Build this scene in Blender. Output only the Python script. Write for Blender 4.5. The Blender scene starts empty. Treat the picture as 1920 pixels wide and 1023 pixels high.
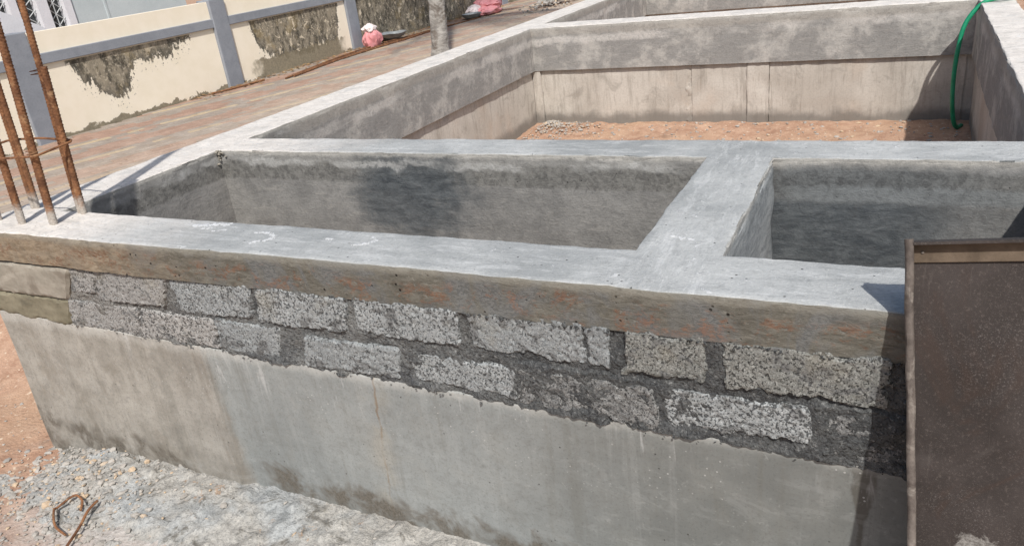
import bpy, bmesh, math, random
from mathutils import Vector, Matrix, noise
random.seed(7)
S = bpy.context.scene
COL = S.collection

# ---------------------------------------------------------------- camera
cam = bpy.data.cameras.new('camera')
cam.sensor_width = 36.0
cam.lens = 36.0 * 1436.285 / 1920.0
cam.clip_start = 0.02
cam.clip_end = 2000
co = bpy.data.objects.new('camera', cam)
COL.objects.link(co)
def cam_matrix(yaw, pitch, roll, loc):
    Rz = Matrix.Rotation(yaw, 3, 'Z'); Rx = Matrix.Rotation(pitch, 3, 'X'); Ry = Matrix.Rotation(roll, 3, 'Y')
    M = Rz @ Rx @ Ry                       # columns: right, forward, up
    r, f, u = M.col[0], M.col[1], M.col[2]
    m = Matrix(((r.x, u.x, -f.x), (r.y, u.y, -f.y), (r.z, u.z, -f.z)))
    return Matrix.Translation(loc) @ m.to_4x4()
co.matrix_world = cam_matrix(math.radians(28.52136), math.radians(-23.90074), math.radians(7.35628),
                             Vector((3.60246, -1.73895, 0.89073)))
S.camera = co

# ---------------------------------------------------------------- light
SUN_EL, SUN_AZ = math.radians(50), math.radians(32.5)        # sun stands behind the camera, to the right
world = bpy.data.worlds.new('World'); S.world = world; world.use_nodes = True
wn = world.node_tree.nodes; wl = world.node_tree.links
sky = wn.new('ShaderNodeTexSky'); sky.sky_type = 'NISHITA'; sky.sun_disc = False
sky.sun_elevation = SUN_EL; sky.sun_rotation = math.pi - SUN_AZ
sky.dust_density = 2.5; sky.air_density = 1.2
wl.new(sky.outputs[0], wn['Background'].inputs[0]); wn['Background'].inputs[1].default_value = 0.10
sd = bpy.data.lights.new('sun', 'SUN'); sd.energy = 4.0; sd.angle = math.radians(1.1); sd.color = (1.0, 0.965, 0.91)
so = bpy.data.objects.new('sun', sd); COL.objects.link(so)
to_sun = Vector((math.sin(SUN_AZ) * math.cos(SUN_EL), -math.cos(SUN_AZ) * math.cos(SUN_EL), math.sin(SUN_EL)))
so.rotation_euler = to_sun.to_track_quat('Z', 'Y').to_euler()
so.location = (6, -8, 10)
S.view_settings.view_transform = 'Standard'; S.view_settings.look = 'None'
S.cycles.max_bounces = 5; S.cycles.diffuse_bounces = 3; S.cycles.glossy_bounces = 2
S.view_settings.exposure = 0.1; S.view_settings.gamma = 1.0

# ---------------------------------------------------------------- measures (metres, plinth top = 0)
W1, W2 = 0.313, 0.25
Y1, Y2 = 1.179, 1.418
X1, X2 = 2.939, 3.193
Y3, Y4 = 5.321, 5.66
X3, X4 = 4.076, 4.30
Y5, Y6 = 9.215, 9.46
H1, H2 = -0.132, -0.425
LANE = -0.75
def h2x(x): return -0.408 - 0.0105 * x
def sstep(a, b, x):
    t = min(1, max(0, (x - a) / (b - a))); return t * t * (3 - 2 * t)
def fbm(x, y, z, s, o=3):
    return noise.fractal(Vector((x * s, y * s, z * s)), 1.0, 2.0, o, noise_basis='PERLIN_ORIGINAL')
def nz(x, y, z, s): return noise.noise(Vector((x * s, y * s, z * s)))

# ---------------------------------------------------------------- node helper
class NT:
    def __init__(s, name, rough=0.85, spec=0.3):
        s.m = bpy.data.materials.new(name); s.m.use_nodes = True
        s.t = s.m.node_tree; s.b = s.t.nodes['Principled BSDF']
        s.b.inputs['Roughness'].default_value = rough
        s.b.inputs['Specular IOR Level'].default_value = spec
        g = s.t.nodes.new('ShaderNodeNewGeometry'); s.P = g.outputs['Position']; s.Nn = g.outputs['Normal']; s.isl = g.outputs['Random Per Island']; oi = s.t.nodes.new('ShaderNodeObjectInfo'); s.rnd = oi.outputs['Random']
        sp = s.t.nodes.new('ShaderNodeSeparateXYZ'); s.t.links.new(s.P, sp.inputs[0]); s.X, s.Y, s.Z = sp.outputs
    def put(s, sock, v):
        if isinstance(v, (int, float)): sock.default_value = v
        elif isinstance(v, (tuple, list)):
            sock.default_value = (*v, 1) if (len(v) == 3 and len(sock.default_value) == 4) else v
        else: s.t.links.new(v, sock)
    def math(s, op, a, b=0.0, c=None, clamp=False):
        n = s.t.nodes.new('ShaderNodeMath'); n.operation = op; n.use_clamp = clamp
        s.put(n.inputs[0], a); s.put(n.inputs[1], b)
        if c is not None: s.put(n.inputs[2], c)
        return n.outputs[0]
    def vec(s, sc=(1, 1, 1), off=(0, 0, 0), src=None, rot=(0, 0, 0)):
        n = s.t.nodes.new('ShaderNodeMapping'); s.put(n.inputs[0], src or s.P)
        n.inputs['Scale'].default_value = sc; n.inputs['Location'].default_value = off; n.inputs['Rotation'].default_value = rot
        return n.outputs[0]
    def noise(s, scale, detail=4, rough=0.55, dist=0.0, sc=None, off=(0, 0, 0), col=False):
        n = s.t.nodes.new('ShaderNodeTexNoise'); n.inputs['Scale'].default_value = scale
        n.inputs['Detail'].default_value = min(detail, 4); n.inputs['Roughness'].default_value = rough; n.inputs['Distortion'].default_value = dist
        s.put(n.inputs['Vector'], s.vec(sc or (1, 1, 1), off) if (sc or any(off)) else s.P)
        return n.outputs[1 if col else 0]
    def voro(s, scale, feat='F1', sc=None, rnd=1.0, out=0):
        n = s.t.nodes.new('ShaderNodeTexVoronoi'); n.feature = feat; n.inputs['Scale'].default_value = scale
        n.inputs['Randomness'].default_value = rnd
        s.put(n.inputs['Vector'], s.vec(sc) if sc else s.P)
        return n.outputs[out]
    def mr(s, v, a, b, c=0.0, d=1.0, smooth=True):
        n = s.t.nodes.new('ShaderNodeMapRange'); n.interpolation_type = 'SMOOTHSTEP' if smooth else 'LINEAR'
        s.put(n.inputs[0], v)
        for i, q in enumerate((a, b, c, d)): s.put(n.inputs[i + 1], q)
        return n.outputs[0]
    def mix(s, f, a, b, mode='MIX'):
        n = s.t.nodes.new('ShaderNodeMix'); n.data_type = 'RGBA'; n.blend_type = mode; n.clamp_factor = True
        s.put(n.inputs[0], f); s.put(n.inputs[6], a); s.put(n.inputs[7], b)
        return n.outputs[2]
    def mul(s, a, b): return s.math('MULTIPLY', a, b)
    def add(s, a, b): return s.math('ADD', a, b)
    def sub(s, a, b): return s.math('SUBTRACT', a, b)
    def mx(s, a, b): return s.math('MAXIMUM', a, b)
    def band(s, v, lo, hi, soft):       # 1 inside lo..hi
        return s.mul(s.mr(v, lo - soft, lo + soft), s.mr(v, hi - soft, hi + soft, 1, 0))
    def col(s, c): s.put(s.b.inputs['Base Color'], c)
    def bump(s, h, strength=0.4, dist=0.004):
        n = s.t.nodes.new('ShaderNodeBump'); n.inputs['Strength'].default_value = strength; n.inputs['Distance'].default_value = dist
        s.put(n.inputs['Height'], h); s.t.links.new(n.outputs[0], s.b.inputs['Normal'])
    def rough(s, v): s.put(s.b.inputs['Roughness'], v)

def tone(n, c, k): return tuple(min(1, q * k) for q in c)

# ---------------------------------------------------------------- materials
def mat_beam_top():
    n = NT('screed_top', 0.85, .25)
    big = n.noise(1.7, 4, .62, .3); med = n.noise(9, 4, .7, .3); gr = n.noise(34, 4, .8, .5); fine = n.noise(110, 3, .75)
    cool = n.mix(n.mr(big, .36, .64), (.285, .297, .299), (.415, .425, .422))
    warm = n.mix(n.mr(med, .3, .7), (.60, .56, .515), (.74, .695, .645))
    far = n.mr(n.add(n.Y, n.mul(n.sub(big, .5), 1.0)), 1.5, 2.3)
    left = n.mr(n.add(n.X, n.mul(n.sub(big, .5), 1.2)), .45, 1.45, 1, 0)
    c = n.mix(n.mx(far, left), cool, warm)
    # steel-float drags: long thin arcs along the beam
    drag = n.noise(7, 4, .8, .35, sc=(.7, 3.6, 1)); drag2 = n.noise(7, 4, .8, .35, sc=(3.6, .7, 1), off=(4, 1, 0))
    dg = n.mix(n.band(n.X, X1, X2, .05), drag, drag2)
    c = n.mix(n.mul(n.mr(dg, .52, .62), .6), c, n.mix(.5, c, (.62, .63, .63)))
    c = n.mix(n.mul(n.mr(dg, .47, .36), .45), c, n.mix(.55, c, (.20, .21, .213)))
    # damp, darker islands and chalky ones
    c = n.mix(n.mul(n.mr(n.noise(3.8, 4, .7, .6, off=(2, 7, 1)), .54, .64), .35), c, n.mix(.6, c, (.23, .245, .25)))
    sp = n.noise(15, 4, .75, 1.0, sc=(1, 1.6, 1)); sp2 = n.noise(2.7, 3, .5)
    spl = n.mul(n.mr(sp, .60, .66), n.mr(sp2, .46, .60))
    c = n.mix(n.mul(spl, .65), c, (.66, .67, .675))
    c = n.mix(n.mul(n.mr(gr, .50, .64), .4), c, n.mix(.6, c, (.17, .175, .175)))
    c = n.mix(n.mul(n.mr(fine, .5, .66), .3), c, n.mix(.55, c, (.13, .132, .13)))
    c = n.mix(n.mul(n.mr(fine, .42, .30), .35), c, n.mix(.5, c, (.80, .80, .78)))
    pit = n.voro(30); ph = n.mul(n.mr(pit, .06, .12, 1, 0), n.mr(med, .47, .55)); c = n.mix(n.mul(ph, .9), c, (.07, .07, .068))
    n.col(c)
    n.bump(n.sub(n.add(n.add(n.mul(gr, .6), n.mul(fine, .4)), n.add(n.mul(spl, .4), n.mul(dg, .5))), n.mul(ph, .8)), .8, .006)
    return n.m

def mat_form_face():
    n = NT('formwork_face', 0.9, .25)
    grain = n.noise(8, 4, .75, .8, sc=(1.8, 2, 7)); g2 = n.noise(55, 4, .78, .6, sc=(1, 1, 1.7)); big = n.noise(2.4, 4, .6, .6); med = n.noise(8, 4, .7, 1)
    olive = n.mix(n.mr(grain, .3, .7), (.085, .080, .066), (.165, .157, .134))
    grey = n.mix(n.mr(g2, .3, .7), (.065, .068, .068), (.20, .203, .198))
    c = n.mix(n.mr(n.noise(3.4, 4, .72, .8, off=(5, 2, 1)), .47, .62), olive, grey)
    tan = n.mix(n.mr(grain, .3, .7), (.20, .15, .10), (.33, .265, .19))
    c = n.mix(n.mul(n.mr(n.add(n.X, n.mul(big, .9)), .9, 2.1, 1, 0), n.mr(med, .3, .6, .5, .95)), c, tan)
    zb = n.add(n.Z, n.mul(n.sub(big, .5), .12))
    rust = n.mul(n.mul(n.mr(n.noise(7, 4, .8, .25, sc=(1, 1, 1.5)), .50, .60), n.mr(g2, .42, .54)), n.band(zb, -.125, -.04, .02))
    c = n.mix(n.mul(rust, .65), c, n.mix(n.mr(grain, .3, .7), (.14, .062, .035), (.24, .122, .072)))
    c = n.mix(n.mul(n.mr(n.add(n.Z, n.mul(n.sub(med, .5), .03)), -.035, -.012), .45), c, (.27, .26, .225))
    c = n.mix(n.mul(n.mr(g2, .52, .68), .6), c, n.mix(.65, c, (.05, .047, .04)))
    c = n.mix(n.mul(n.mr(g2, .44, .30), .3), c, (.36, .355, .33))
    hole = n.mul(n.mr(n.voro(30), .08, .16, 1, 0), n.mr(n.noise(5, 2), .5, .6)); c = n.mix(hole, c, (.02, .018, .015))
    n.col(c); n.bump(n.sub(n.add(n.mul(grain, .5), n.mul(g2, .7)), hole), .8, .005)
    return n.m

def mat_plaster():
    n = NT('cement_plaster', 0.88, .25)
    big = n.noise(2.4, 4, .62, .5); med = n.noise(8, 4, .68, .4); fine = n.noise(75, 4, .78); drag = n.noise(10, 4, .78, .7, sc=(.7, .7, 3.2)); gr = n.noise(30, 4, .78, .5)
    zz = n.add(n.Z, n.add(n.mul(n.sub(med, .5), .035), n.mul(n.sub(gr, .5), .02)))
    base = n.mix(n.mr(med, .3, .7), (.20, .196, .188), (.28, .273, .26))
    base = n.mix(n.mul(n.mr(drag, .52, .68), .5), base, (.35, .335, .31))
    far = n.mr(n.Y, 1.6, 1.9)
    pale = n.mix(n.mr(n.noise(3.0, 4, .72, .2, off=(3, 1, 7)), .46, .64), (.262, .256, .246), (.425, .41, .385))
    pale = n.mix(n.mul(n.mr(drag, .5, .7), .4), pale, (.44, .42, .39))
    base = n.mix(far, base, pale)
    # cast band of the ring beam: coarser and darker than the render below it
    upper = n.mul(n.band(zz, -.150, -.05, .008), n.mr(n.Y, 1.9, 1.6))
    base = n.mix(n.mul(upper, .72), base, n.mix(n.mr(gr, .35, .65), (.21, .205, .19), (.095, .092, .085)))
    hole = n.mul(n.mr(n.voro(42), .08, .16, 1, 0), n.mul(upper, n.mr(med, .54, .60))); base = n.mix(n.mul(hole, .9), base, (.02, .02, .02))
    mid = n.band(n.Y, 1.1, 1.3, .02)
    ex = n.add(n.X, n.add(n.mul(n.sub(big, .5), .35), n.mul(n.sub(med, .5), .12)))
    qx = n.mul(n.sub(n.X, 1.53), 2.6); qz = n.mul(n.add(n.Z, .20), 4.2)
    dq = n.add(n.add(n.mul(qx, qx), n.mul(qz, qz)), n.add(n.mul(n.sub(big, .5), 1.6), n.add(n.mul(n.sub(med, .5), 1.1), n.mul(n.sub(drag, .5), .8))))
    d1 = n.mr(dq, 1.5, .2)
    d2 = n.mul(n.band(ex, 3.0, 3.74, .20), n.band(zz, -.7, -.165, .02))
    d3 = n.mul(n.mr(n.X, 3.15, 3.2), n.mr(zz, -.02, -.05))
    blotch = n.mix(n.mr(n.noise(16, 4, .78, .6, sc=(.6, 1, 1.8)), .3, .72), (.042, .050, .058), (.125, .137, .145))  # blue-grey tone of the blurred dark patches on the middle wall
    base = n.mix(n.mul(n.mul(d1, mid), n.mr(big, .25, .6, .75, .95)), base, blotch)
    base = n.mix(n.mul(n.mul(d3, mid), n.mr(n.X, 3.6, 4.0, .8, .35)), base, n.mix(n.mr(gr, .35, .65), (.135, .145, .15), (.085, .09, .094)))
    base = n.mix(n.mul(n.mul(d2, mid), .9), base, blotch)
    rb = n.mul(n.band(zz, -.165, -.105, .010), n.mul(mid, n.mr(n.X, 3.2, 3.3)))
    base = n.mix(n.mul(rb, .6), base, (.215, .23, .235))
    # pale face of the dividing wall towards the right pit
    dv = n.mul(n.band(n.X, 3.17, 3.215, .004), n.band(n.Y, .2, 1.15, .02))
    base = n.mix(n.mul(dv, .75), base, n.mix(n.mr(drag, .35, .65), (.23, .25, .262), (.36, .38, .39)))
    # limey bloom under the top edge
    zb = n.add(n.Z, n.mul(n.sub(n.noise(4.5, 4, .75, .8), .5), .12))
    bl = n.mul(n.band(zb, -.072, -.040, .010), n.mul(n.mul(n.mr(big, .38, .55), n.mr(n.X, 3.0, 2.6)), n.mr(n.Y, 1.9, 1.6)))
    base = n.mix(n.mul(n.mul(bl, n.mr(gr, .35, .6, .4, 1)), .8), base, (.47, .465, .45))
    bl2 = n.mul(n.band(n.add(zb, n.mul(n.X, -.010)), -.165, -.10, .016), n.mul(far, n.mr(n.noise(2.1, 4, .6), .38, .56)))
    base = n.mix(n.mul(n.mul(bl2, n.mr(gr, .35, .6, .3, 1)), .8), base, (.58, .555, .525))
    edge = n.mul(n.mr(n.add(n.Z, n.mul(n.sub(med, .5), .05)), -.095, -.06), far)
    base = n.mix(n.mul(edge, .5), base, (.36, .332, .295))
    lip = n.mr(n.add(n.Z, n.mul(n.sub(med, .5), .03)), -.030, -.012)
    base = n.mix(n.mul(lip, .6), base, (.39, .375, .345))
    base = n.mix(n.mul(n.mr(gr, .50, .66), .35), base, n.mix(.6, base, (.06, .06, .06)))
    base = n.mix(n.mul(n.mr(fine, .48, .66), .3), base, n.mix(.6, base, (.05, .05, .05)))
    n.col(base)
    n.bump(n.sub(n.add(n.add(n.mul(drag, .5), n.mul(fine, .4)), n.mul(gr, .6)), hole), .8, .006)
    return n.m

def mat_base_inner():
    n = NT('old_concrete', 0.88)
    big = n.noise(1.9, 5, .6, .5); st = n.noise(10, 5, .7, .3, sc=(2.2, 2.2, .25)); st2 = n.noise(26, 4, .7, .2, sc=(2, 2, .16)); fine = n.noise(60, 4, .7)
    c = n.mix(n.mr(big, .35, .65), (.43, .395, .35), (.54, .505, .455))
    c = n.mix(n.mul(n.mr(st, .5, .68), .55), c, (.29, .262, .228)); c = n.mix(n.mul(n.mr(n.noise(4.5, 4, .75, .6, off=(6, 2, 9)), .54, .66), .45), c, (.26, .24, .21))
    c = n.mix(n.mul(n.mr(st2, .55, .75), .5), c, (.25, .215, .175))
    c = n.mix(n.mul(n.mr(n.noise(1.3, 4, .6, 0, off=(4, 4, 4)), .52, .68), .3), c, (.48, .34, .24))
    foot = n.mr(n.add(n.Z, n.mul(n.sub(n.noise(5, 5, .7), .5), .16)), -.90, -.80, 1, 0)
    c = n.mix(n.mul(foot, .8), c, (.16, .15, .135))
    c = n.mix(n.mul(n.mr(fine, .4, .75), .3), c, (.24, .21, .18))
    n.col(c); n.bump(n.add(n.mul(st, .6), n.mul(fine, .5)), .5, .005)
    return n.m

def mat_base_front():
    n = NT('cast_concrete', 0.72, .35)
    big = n.noise(1.6, 5, .6, .5); med = n.noise(7, 6, .62, .4); st = n.noise(11, 5, .68, .4, sc=(2.2, 1, .22)); fine = n.noise(110, 3, .7)
    warm = n.mix(n.mr(med, .3, .7), (.27, .253, .222), (.375, .355, .318))
    warm = n.mix(n.mul(n.mr(n.noise(3.4, 5, .66, .6, off=(2, 0, 5)), .52, .66), .45), warm, (.21, .185, .15))
    warm = n.mix(n.mul(n.mr(st, .52, .74), .4), warm, (.43, .405, .355))
    cool = n.mix(n.mr(big, .3, .7), (.225, .24, .238), (.285, .30, .295))
    cool = n.mix(n.mul(n.mr(med, .5, .7), .3), cool, (.25, .25, .23))
    cool = n.mix(n.mul(n.mr(st, .56, .74), .35), cool, (.22, .215, .195))
    warm = n.mix(n.mr(n.X, .75, 1.25, 0, .45), warm, n.mix(n.mr(med, .3, .7), (.195, .187, .17), (.275, .266, .245)))
    # pour line between the two castings: x drifts right going down
    pl = n.sub(n.add(n.X, n.mul(n.Z, .09)), 1.245)
    pl = n.add(pl, n.mul(n.sub(n.noise(12, 4, .6), .5), .05))
    f = n.mr(n.add(pl, n.mul(n.sub(n.noise(6, 4, .75, .4, sc=(1, 1, .35)), .5), .10)), -.05, .03)
    c = n.mix(f, warm, cool)
    c = n.mix(n.mul(n.band(pl, -.09, -.0, .012), n.mul(n.mr(st, .4, .6), .5)), c, (.20, .175, .145))
    # darker, browner cast to the right hand end
    c = n.mix(n.mul(n.mr(n.add(n.X, n.mul(big, .7)), 2.7, 3.5), .75), c, n.mix(n.mr(med, .3, .7), (.115, .119, .112), (.165, .169, .158)))
    vs = n.noise(6, 4, .72, .3, sc=(2.0, 1, .14), off=(3, 0, 1)); c = n.mix(n.mul(n.mr(vs, .52, .66), .45), c, n.mix(.6, c, (.13, .125, .105))); c = n.mix(n.mul(n.mr(vs, .46, .36), .25), c, n.mix(.5, c, (.42, .43, .42)))
    # rust run
    rx = n.add(n.sub(n.X, n.add(2.062, n.mul(n.add(n.Z, .5), .065))), n.mul(n.sub(n.noise(9, 4, .6, off=(1, 1, 1)), .5), .045))
    rr = n.band(rx, -.004, .004, .004)
    c = n.mix(n.mul(rr, n.mr(n.noise(11, 4, .6, sc=(1, 1, .7)), .36, .56, .15, .85)), c, (.19, .135, .085))
    c = n.mix(n.mul(n.band(rx, -.05, .04, .05), n.mul(.35, n.mr(n.noise(6, 4, .6), .4, .6))), c, (.36, .315, .24))
    # wet seam
    wx = n.add(n.sub(n.X, 3.597), n.mul(n.sub(n.noise(24, 4, .6), .5), .035))
    wz = n.mr(n.Z, -.66, -.50)
    c = n.mix(n.mul(n.mr(n.math('ABSOLUTE', wx), n.add(.010, n.mul(wz, .025)), n.add(.003, n.mul(wz, .020))), .78), c, (.085, .078, .066))
    # white runs of grout below the block joint
    dr = n.noise(17, 4, .66, .9, sc=(1.7, 1, .22)); dz = n.mr(n.add(n.Z, n.mul(n.sub(n.noise(8, 3, .5, sc=(2, 1, .2)), .5), .5)), -.66, -.44)
    c = n.mix(n.mul(n.mul(n.mul(n.mr(dr, .53, .70), dz), n.mx(n.mr(n.noise(2.2, 3, .5), .46, .62), n.mul(n.band(n.X, 1.27, 1.52, .05), 1.0))), .75), c, (.50, .505, .50))
    tz = n.mr(n.add(n.Z, n.mul(n.sub(med, .5), .06)), -.475, -.435)
    c = n.mix(n.mul(tz, .38), c, (.50, .49, .46))
    # earth splashed up from below
    fz = n.add(n.Z, n.mul(n.sub(n.noise(4.2, 6, .72, .9, sc=(1, 1, .8)), .5), .42))
    ft = n.mul(n.mr(fz, -1.01, -.93, 1, 0), n.mr(n.noise(2.6, 4, .7, .5, off=(8, 0, 2)), .40, .56, .15, 1))
    c = n.mix(n.mul(ft, n.mr(n.noise(10, 5, .7, .5), .32, .55, .3, .92)), c, n.mix(n.mr(fine, .3, .7), (.075, .064, .05), (.17, .148, .12)))
    pit = n.voro(21); c = n.mix(n.mul(n.mr(pit, .045, .085, 1, 0), n.mul(n.mr(n.noise(5, 2), .45, .55), .9)), c, (.05, .048, .045))
    g3 = n.noise(30, 4, .75, .5); c = n.mix(n.mul(n.mr(g3, .48, .68), .3), c, (.15, .148, .138)); c = n.mix(n.mul(n.mr(g3, .42, .28), .25), c, (.42, .42, .40)); tr = n.noise(5, 4, .8, .5, sc=(1, 1, 2.4), off=(3, 5, 8)); c = n.mix(n.mul(n.mr(tr, .52, .62), .25), c, n.mix(.55, c, (.12, .12, .11))); c = n.mix(n.mul(n.mr(tr, .46, .38), .2), c, n.mix(.5, c, (.42, .43, .42)))
    c = n.mix(n.mul(n.mr(fine, .52, .66), .45), c, n.mix(.6, c, (.08, .08, .075)))
    spk = n.mul(n.mr(n.voro(46), .10, .16, 1, 0), n.mul(n.mr(n.noise(4, 3, .6, 0, off=(6, 6, 6)), .5, .6), n.mr(n.Z, -.85, -.5))); c = n.mix(n.mul(spk, .8), c, (.45, .45, .435))
    n.col(c)
    n.bump(n.add(n.add(n.mul(st, .35), n.mul(fine, .12)), n.mul(n.mr(pit, .03, .09), .5)), .35, .004)
    return n.m

def mat_block(name, lo, hi, dk):
    n = NT(name, 0.95, .2)
    med = n.noise(7, 4, .68, .3); tex = n.noise(128, 3, .7, .2); tex2 = n.noise(210, 2, .7); sm = n.noise(11, 4, .75, .8)
    c = n.mix(n.mr(med, .3, .7), lo, hi)
    c = n.mix(n.rnd, n.mix(.30, c, (.10, .10, .098)), n.mix(.14, c, (.50, .495, .475)))
    c = n.mix(n.mul(n.mr(tex2, .50, .64), .35), c, n.mix(.6, c, (.70, .70, .68)))
    hole = n.mr(n.add(tex, n.add(n.mul(n.sub(med, .5), .18), n.mul(n.sub(n.rnd, .5), .06))), .56, .62)
    c = n.mix(n.mul(hole, .85), c, dk)
    c = n.mix(n.mul(n.mr(tex2, .46, .36), .45), c, n.mix(.6, c, dk))
    c = n.mix(n.mul(n.mr(sm, .535, .60), .85), c, n.mix(n.mr(tex, .4, .6), (.16, .163, .163), (.07, .072, .073)))
    c = n.mix(n.mul(n.mr(n.noise(4, 4, .6, 0, off=(9, 3, 3)), .56, .7), .4), c, (.27, .25, .20))
    n.col(c)
    n.bump(n.sub(n.mul(tex2, .35), n.mul(hole, 1.0)), 1.0, .006)
    return n.m

def mat_mortar():
    n = NT('mortar', 0.95, .2)
    tex = n.noise(85, 4, .8, .6); med = n.noise(6, 4, .65, .5); v = n.voro(120)
    c = n.mix(n.mr(med, .34, .64), (.085, .090, .094), (.20, .204, .20))
    c = n.mix(n.mul(n.mr(n.add(n.X, n.mul(med, 1.0)), 2.6, 3.3), .65), c, (.055, .058, .06))
    lt = n.mr(n.add(n.X, n.mul(med, .8)), .9, 1.9, 1, 0)
    c = n.mix(n.mul(lt, .6), c, (.26, .24, .215))
    c = n.mix(n.mul(n.mr(tex, .52, .62), .8), c, (.025, .026, .028))
    c = n.mix(n.mul(n.mr(tex, .44, .32), .6), c, (.33, .335, .33))
    n.col(c); n.bump(n.add(n.mul(tex, -1.0), n.mul(v, -.5)), 1.0, .008)
    return n.m

def mat_simple(name, lo, hi, scale=8, rough=.85, sc=(1, 1, 1), bump=.4, bd=.004, spec=.3, fine=60, metal=0.0, third=None):
    n = NT(name, rough, spec)
    a = n.noise(scale, 6, .65, .4, sc=sc); f = n.noise(fine, 4, .7)
    c = n.mix(n.mr(a, .3, .7), lo, hi)
    if third: c = n.mix(n.mul(n.mr(n.noise(scale * .6, 5, .65, .5, off=(7, 3, 2)), .52, .64), .8), c, third)
    c = n.mix(n.mul(n.mr(f, .45, .75), .3), c, tuple(q * .5 for q in lo))
    n.col(c); n.b.inputs['Metallic'].default_value = metal
    if bump: n.bump(n.add(n.mul(a, .6), n.mul(f, .4)), bump, bd)
    return n.m

def mat_soil():
    n = NT('laterite_soil', 0.95, .15)
    big = n.noise(1.1, 5, .6); med = n.noise(8, 6, .7, .3); fine = n.noise(70, 5, .75); v = n.voro(60); v2 = n.voro(26, out=1)
    c = n.mix(n.mr(med, .3, .7), (.345, .205, .14), (.50, .335, .24))
    c = n.mix(n.mul(n.mr(big, .45, .65), .4), c, (.52, .36, .24))
    c = n.mix(n.mul(n.mr(fine, .5, .7), .45), c, (.29, .155, .09))
    c = n.mix(n.mul(n.mr(n.noise(30, 3, .6), .62, .70), .8), c, (.68, .56, .43))
    c = n.mix(n.mul(n.mr(n.noise(3.2, 5, .7, 0, off=(3, 3, 3)), .58, .7), .5), c, (.22, .16, .12))
    # cement dust near the wall
    dd = n.mul(n.mr(n.add(n.Y, n.mul(n.sub(med, .5), .5)), -.9, -.35), n.mr(n.add(n.X, n.mul(n.sub(big, .5), .6)), -.1, .75))
    dd = n.mul(dd, n.mr(n.Y, .3, .1))
    c = n.mix(n.mul(dd, .85), c, n.mix(n.mr(fine, .3, .7), (.35, .34, .32), (.56, .55, .53)))
    n.col(c); n.bump(n.add(n.add(n.mul(med, .8), n.mul(fine, .5)), n.mul(v, .3)), .9, .012)
    return n.m

def mat_spill():
    n = NT('dried_slurry', 0.93, .2)
    big = n.noise(2.4, 5, .62, .5); med = n.noise(13, 6, .72, .5); fine = n.noise(80, 5, .75)
    c = n.mix(n.mr(med, .3, .7), (.28, .294, .296), (.455, .47, .468))
    c = n.mix(n.mr(big, .42, .62), n.mix(n.mr(med, .3, .7), (.32, .308, .283), (.50, .483, .445)), c)
    c = n.mix(n.mul(n.mr(n.noise(6, 6, .75, .8, off=(4, 1, 2)), .55, .66), .85), c, (.135, .125, .105))
    c = n.mix(n.mul(n.mr(n.noise(9, 5, .7, .8, off=(1, 6, 2)), .63, .70), .8), c, (.42, .28, .18))
    c = n.mix(n.mul(n.mr(fine, .48, .66), .6), c, (.15, .15, .148)); c = n.mix(n.mul(n.mr(fine, .42, .3), .4), c, (.58, .58, .565))
    n.col(c); n.bump(n.add(med, n.mul(fine, .6)), 1.0, .014)
    return n.m

def mat_paver(name, lo, hi):
    n = NT(name, 0.9, .2)
    a = n.noise(6, 5, .65); f = n.noise(60, 4, .7); big = n.noise(.9, 5, .65, .5)
    c = n.mix(n.mr(a, .3, .7), lo, hi)
    c = n.mix(n.mul(n.isl, .35), c, tuple(q * .75 for q in lo))
    # builder's dust drifted over from the site
    du = n.mr(n.add(n.add(n.X, n.mul(n.Y, .02)), n.mul(n.sub(big, .5), 2.2)), -4.6, -1.9, .36, .88)
    c = n.mix(du, c, n.mix(n.mr(a, .3, .7), (.40, .315, .245), (.51, .42, .34)))
    c = n.mix(n.mul(n.mr(n.noise(2.3, 6, .75, .6), .55, .7), .45), c, (.30, .22, .165))
    c = n.mix(n.mul(n.mr(f, .5, .75), .3), c, (.2, .15, .12))
    n.col(c); n.bump(f, .4, .004); return n.m

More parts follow.
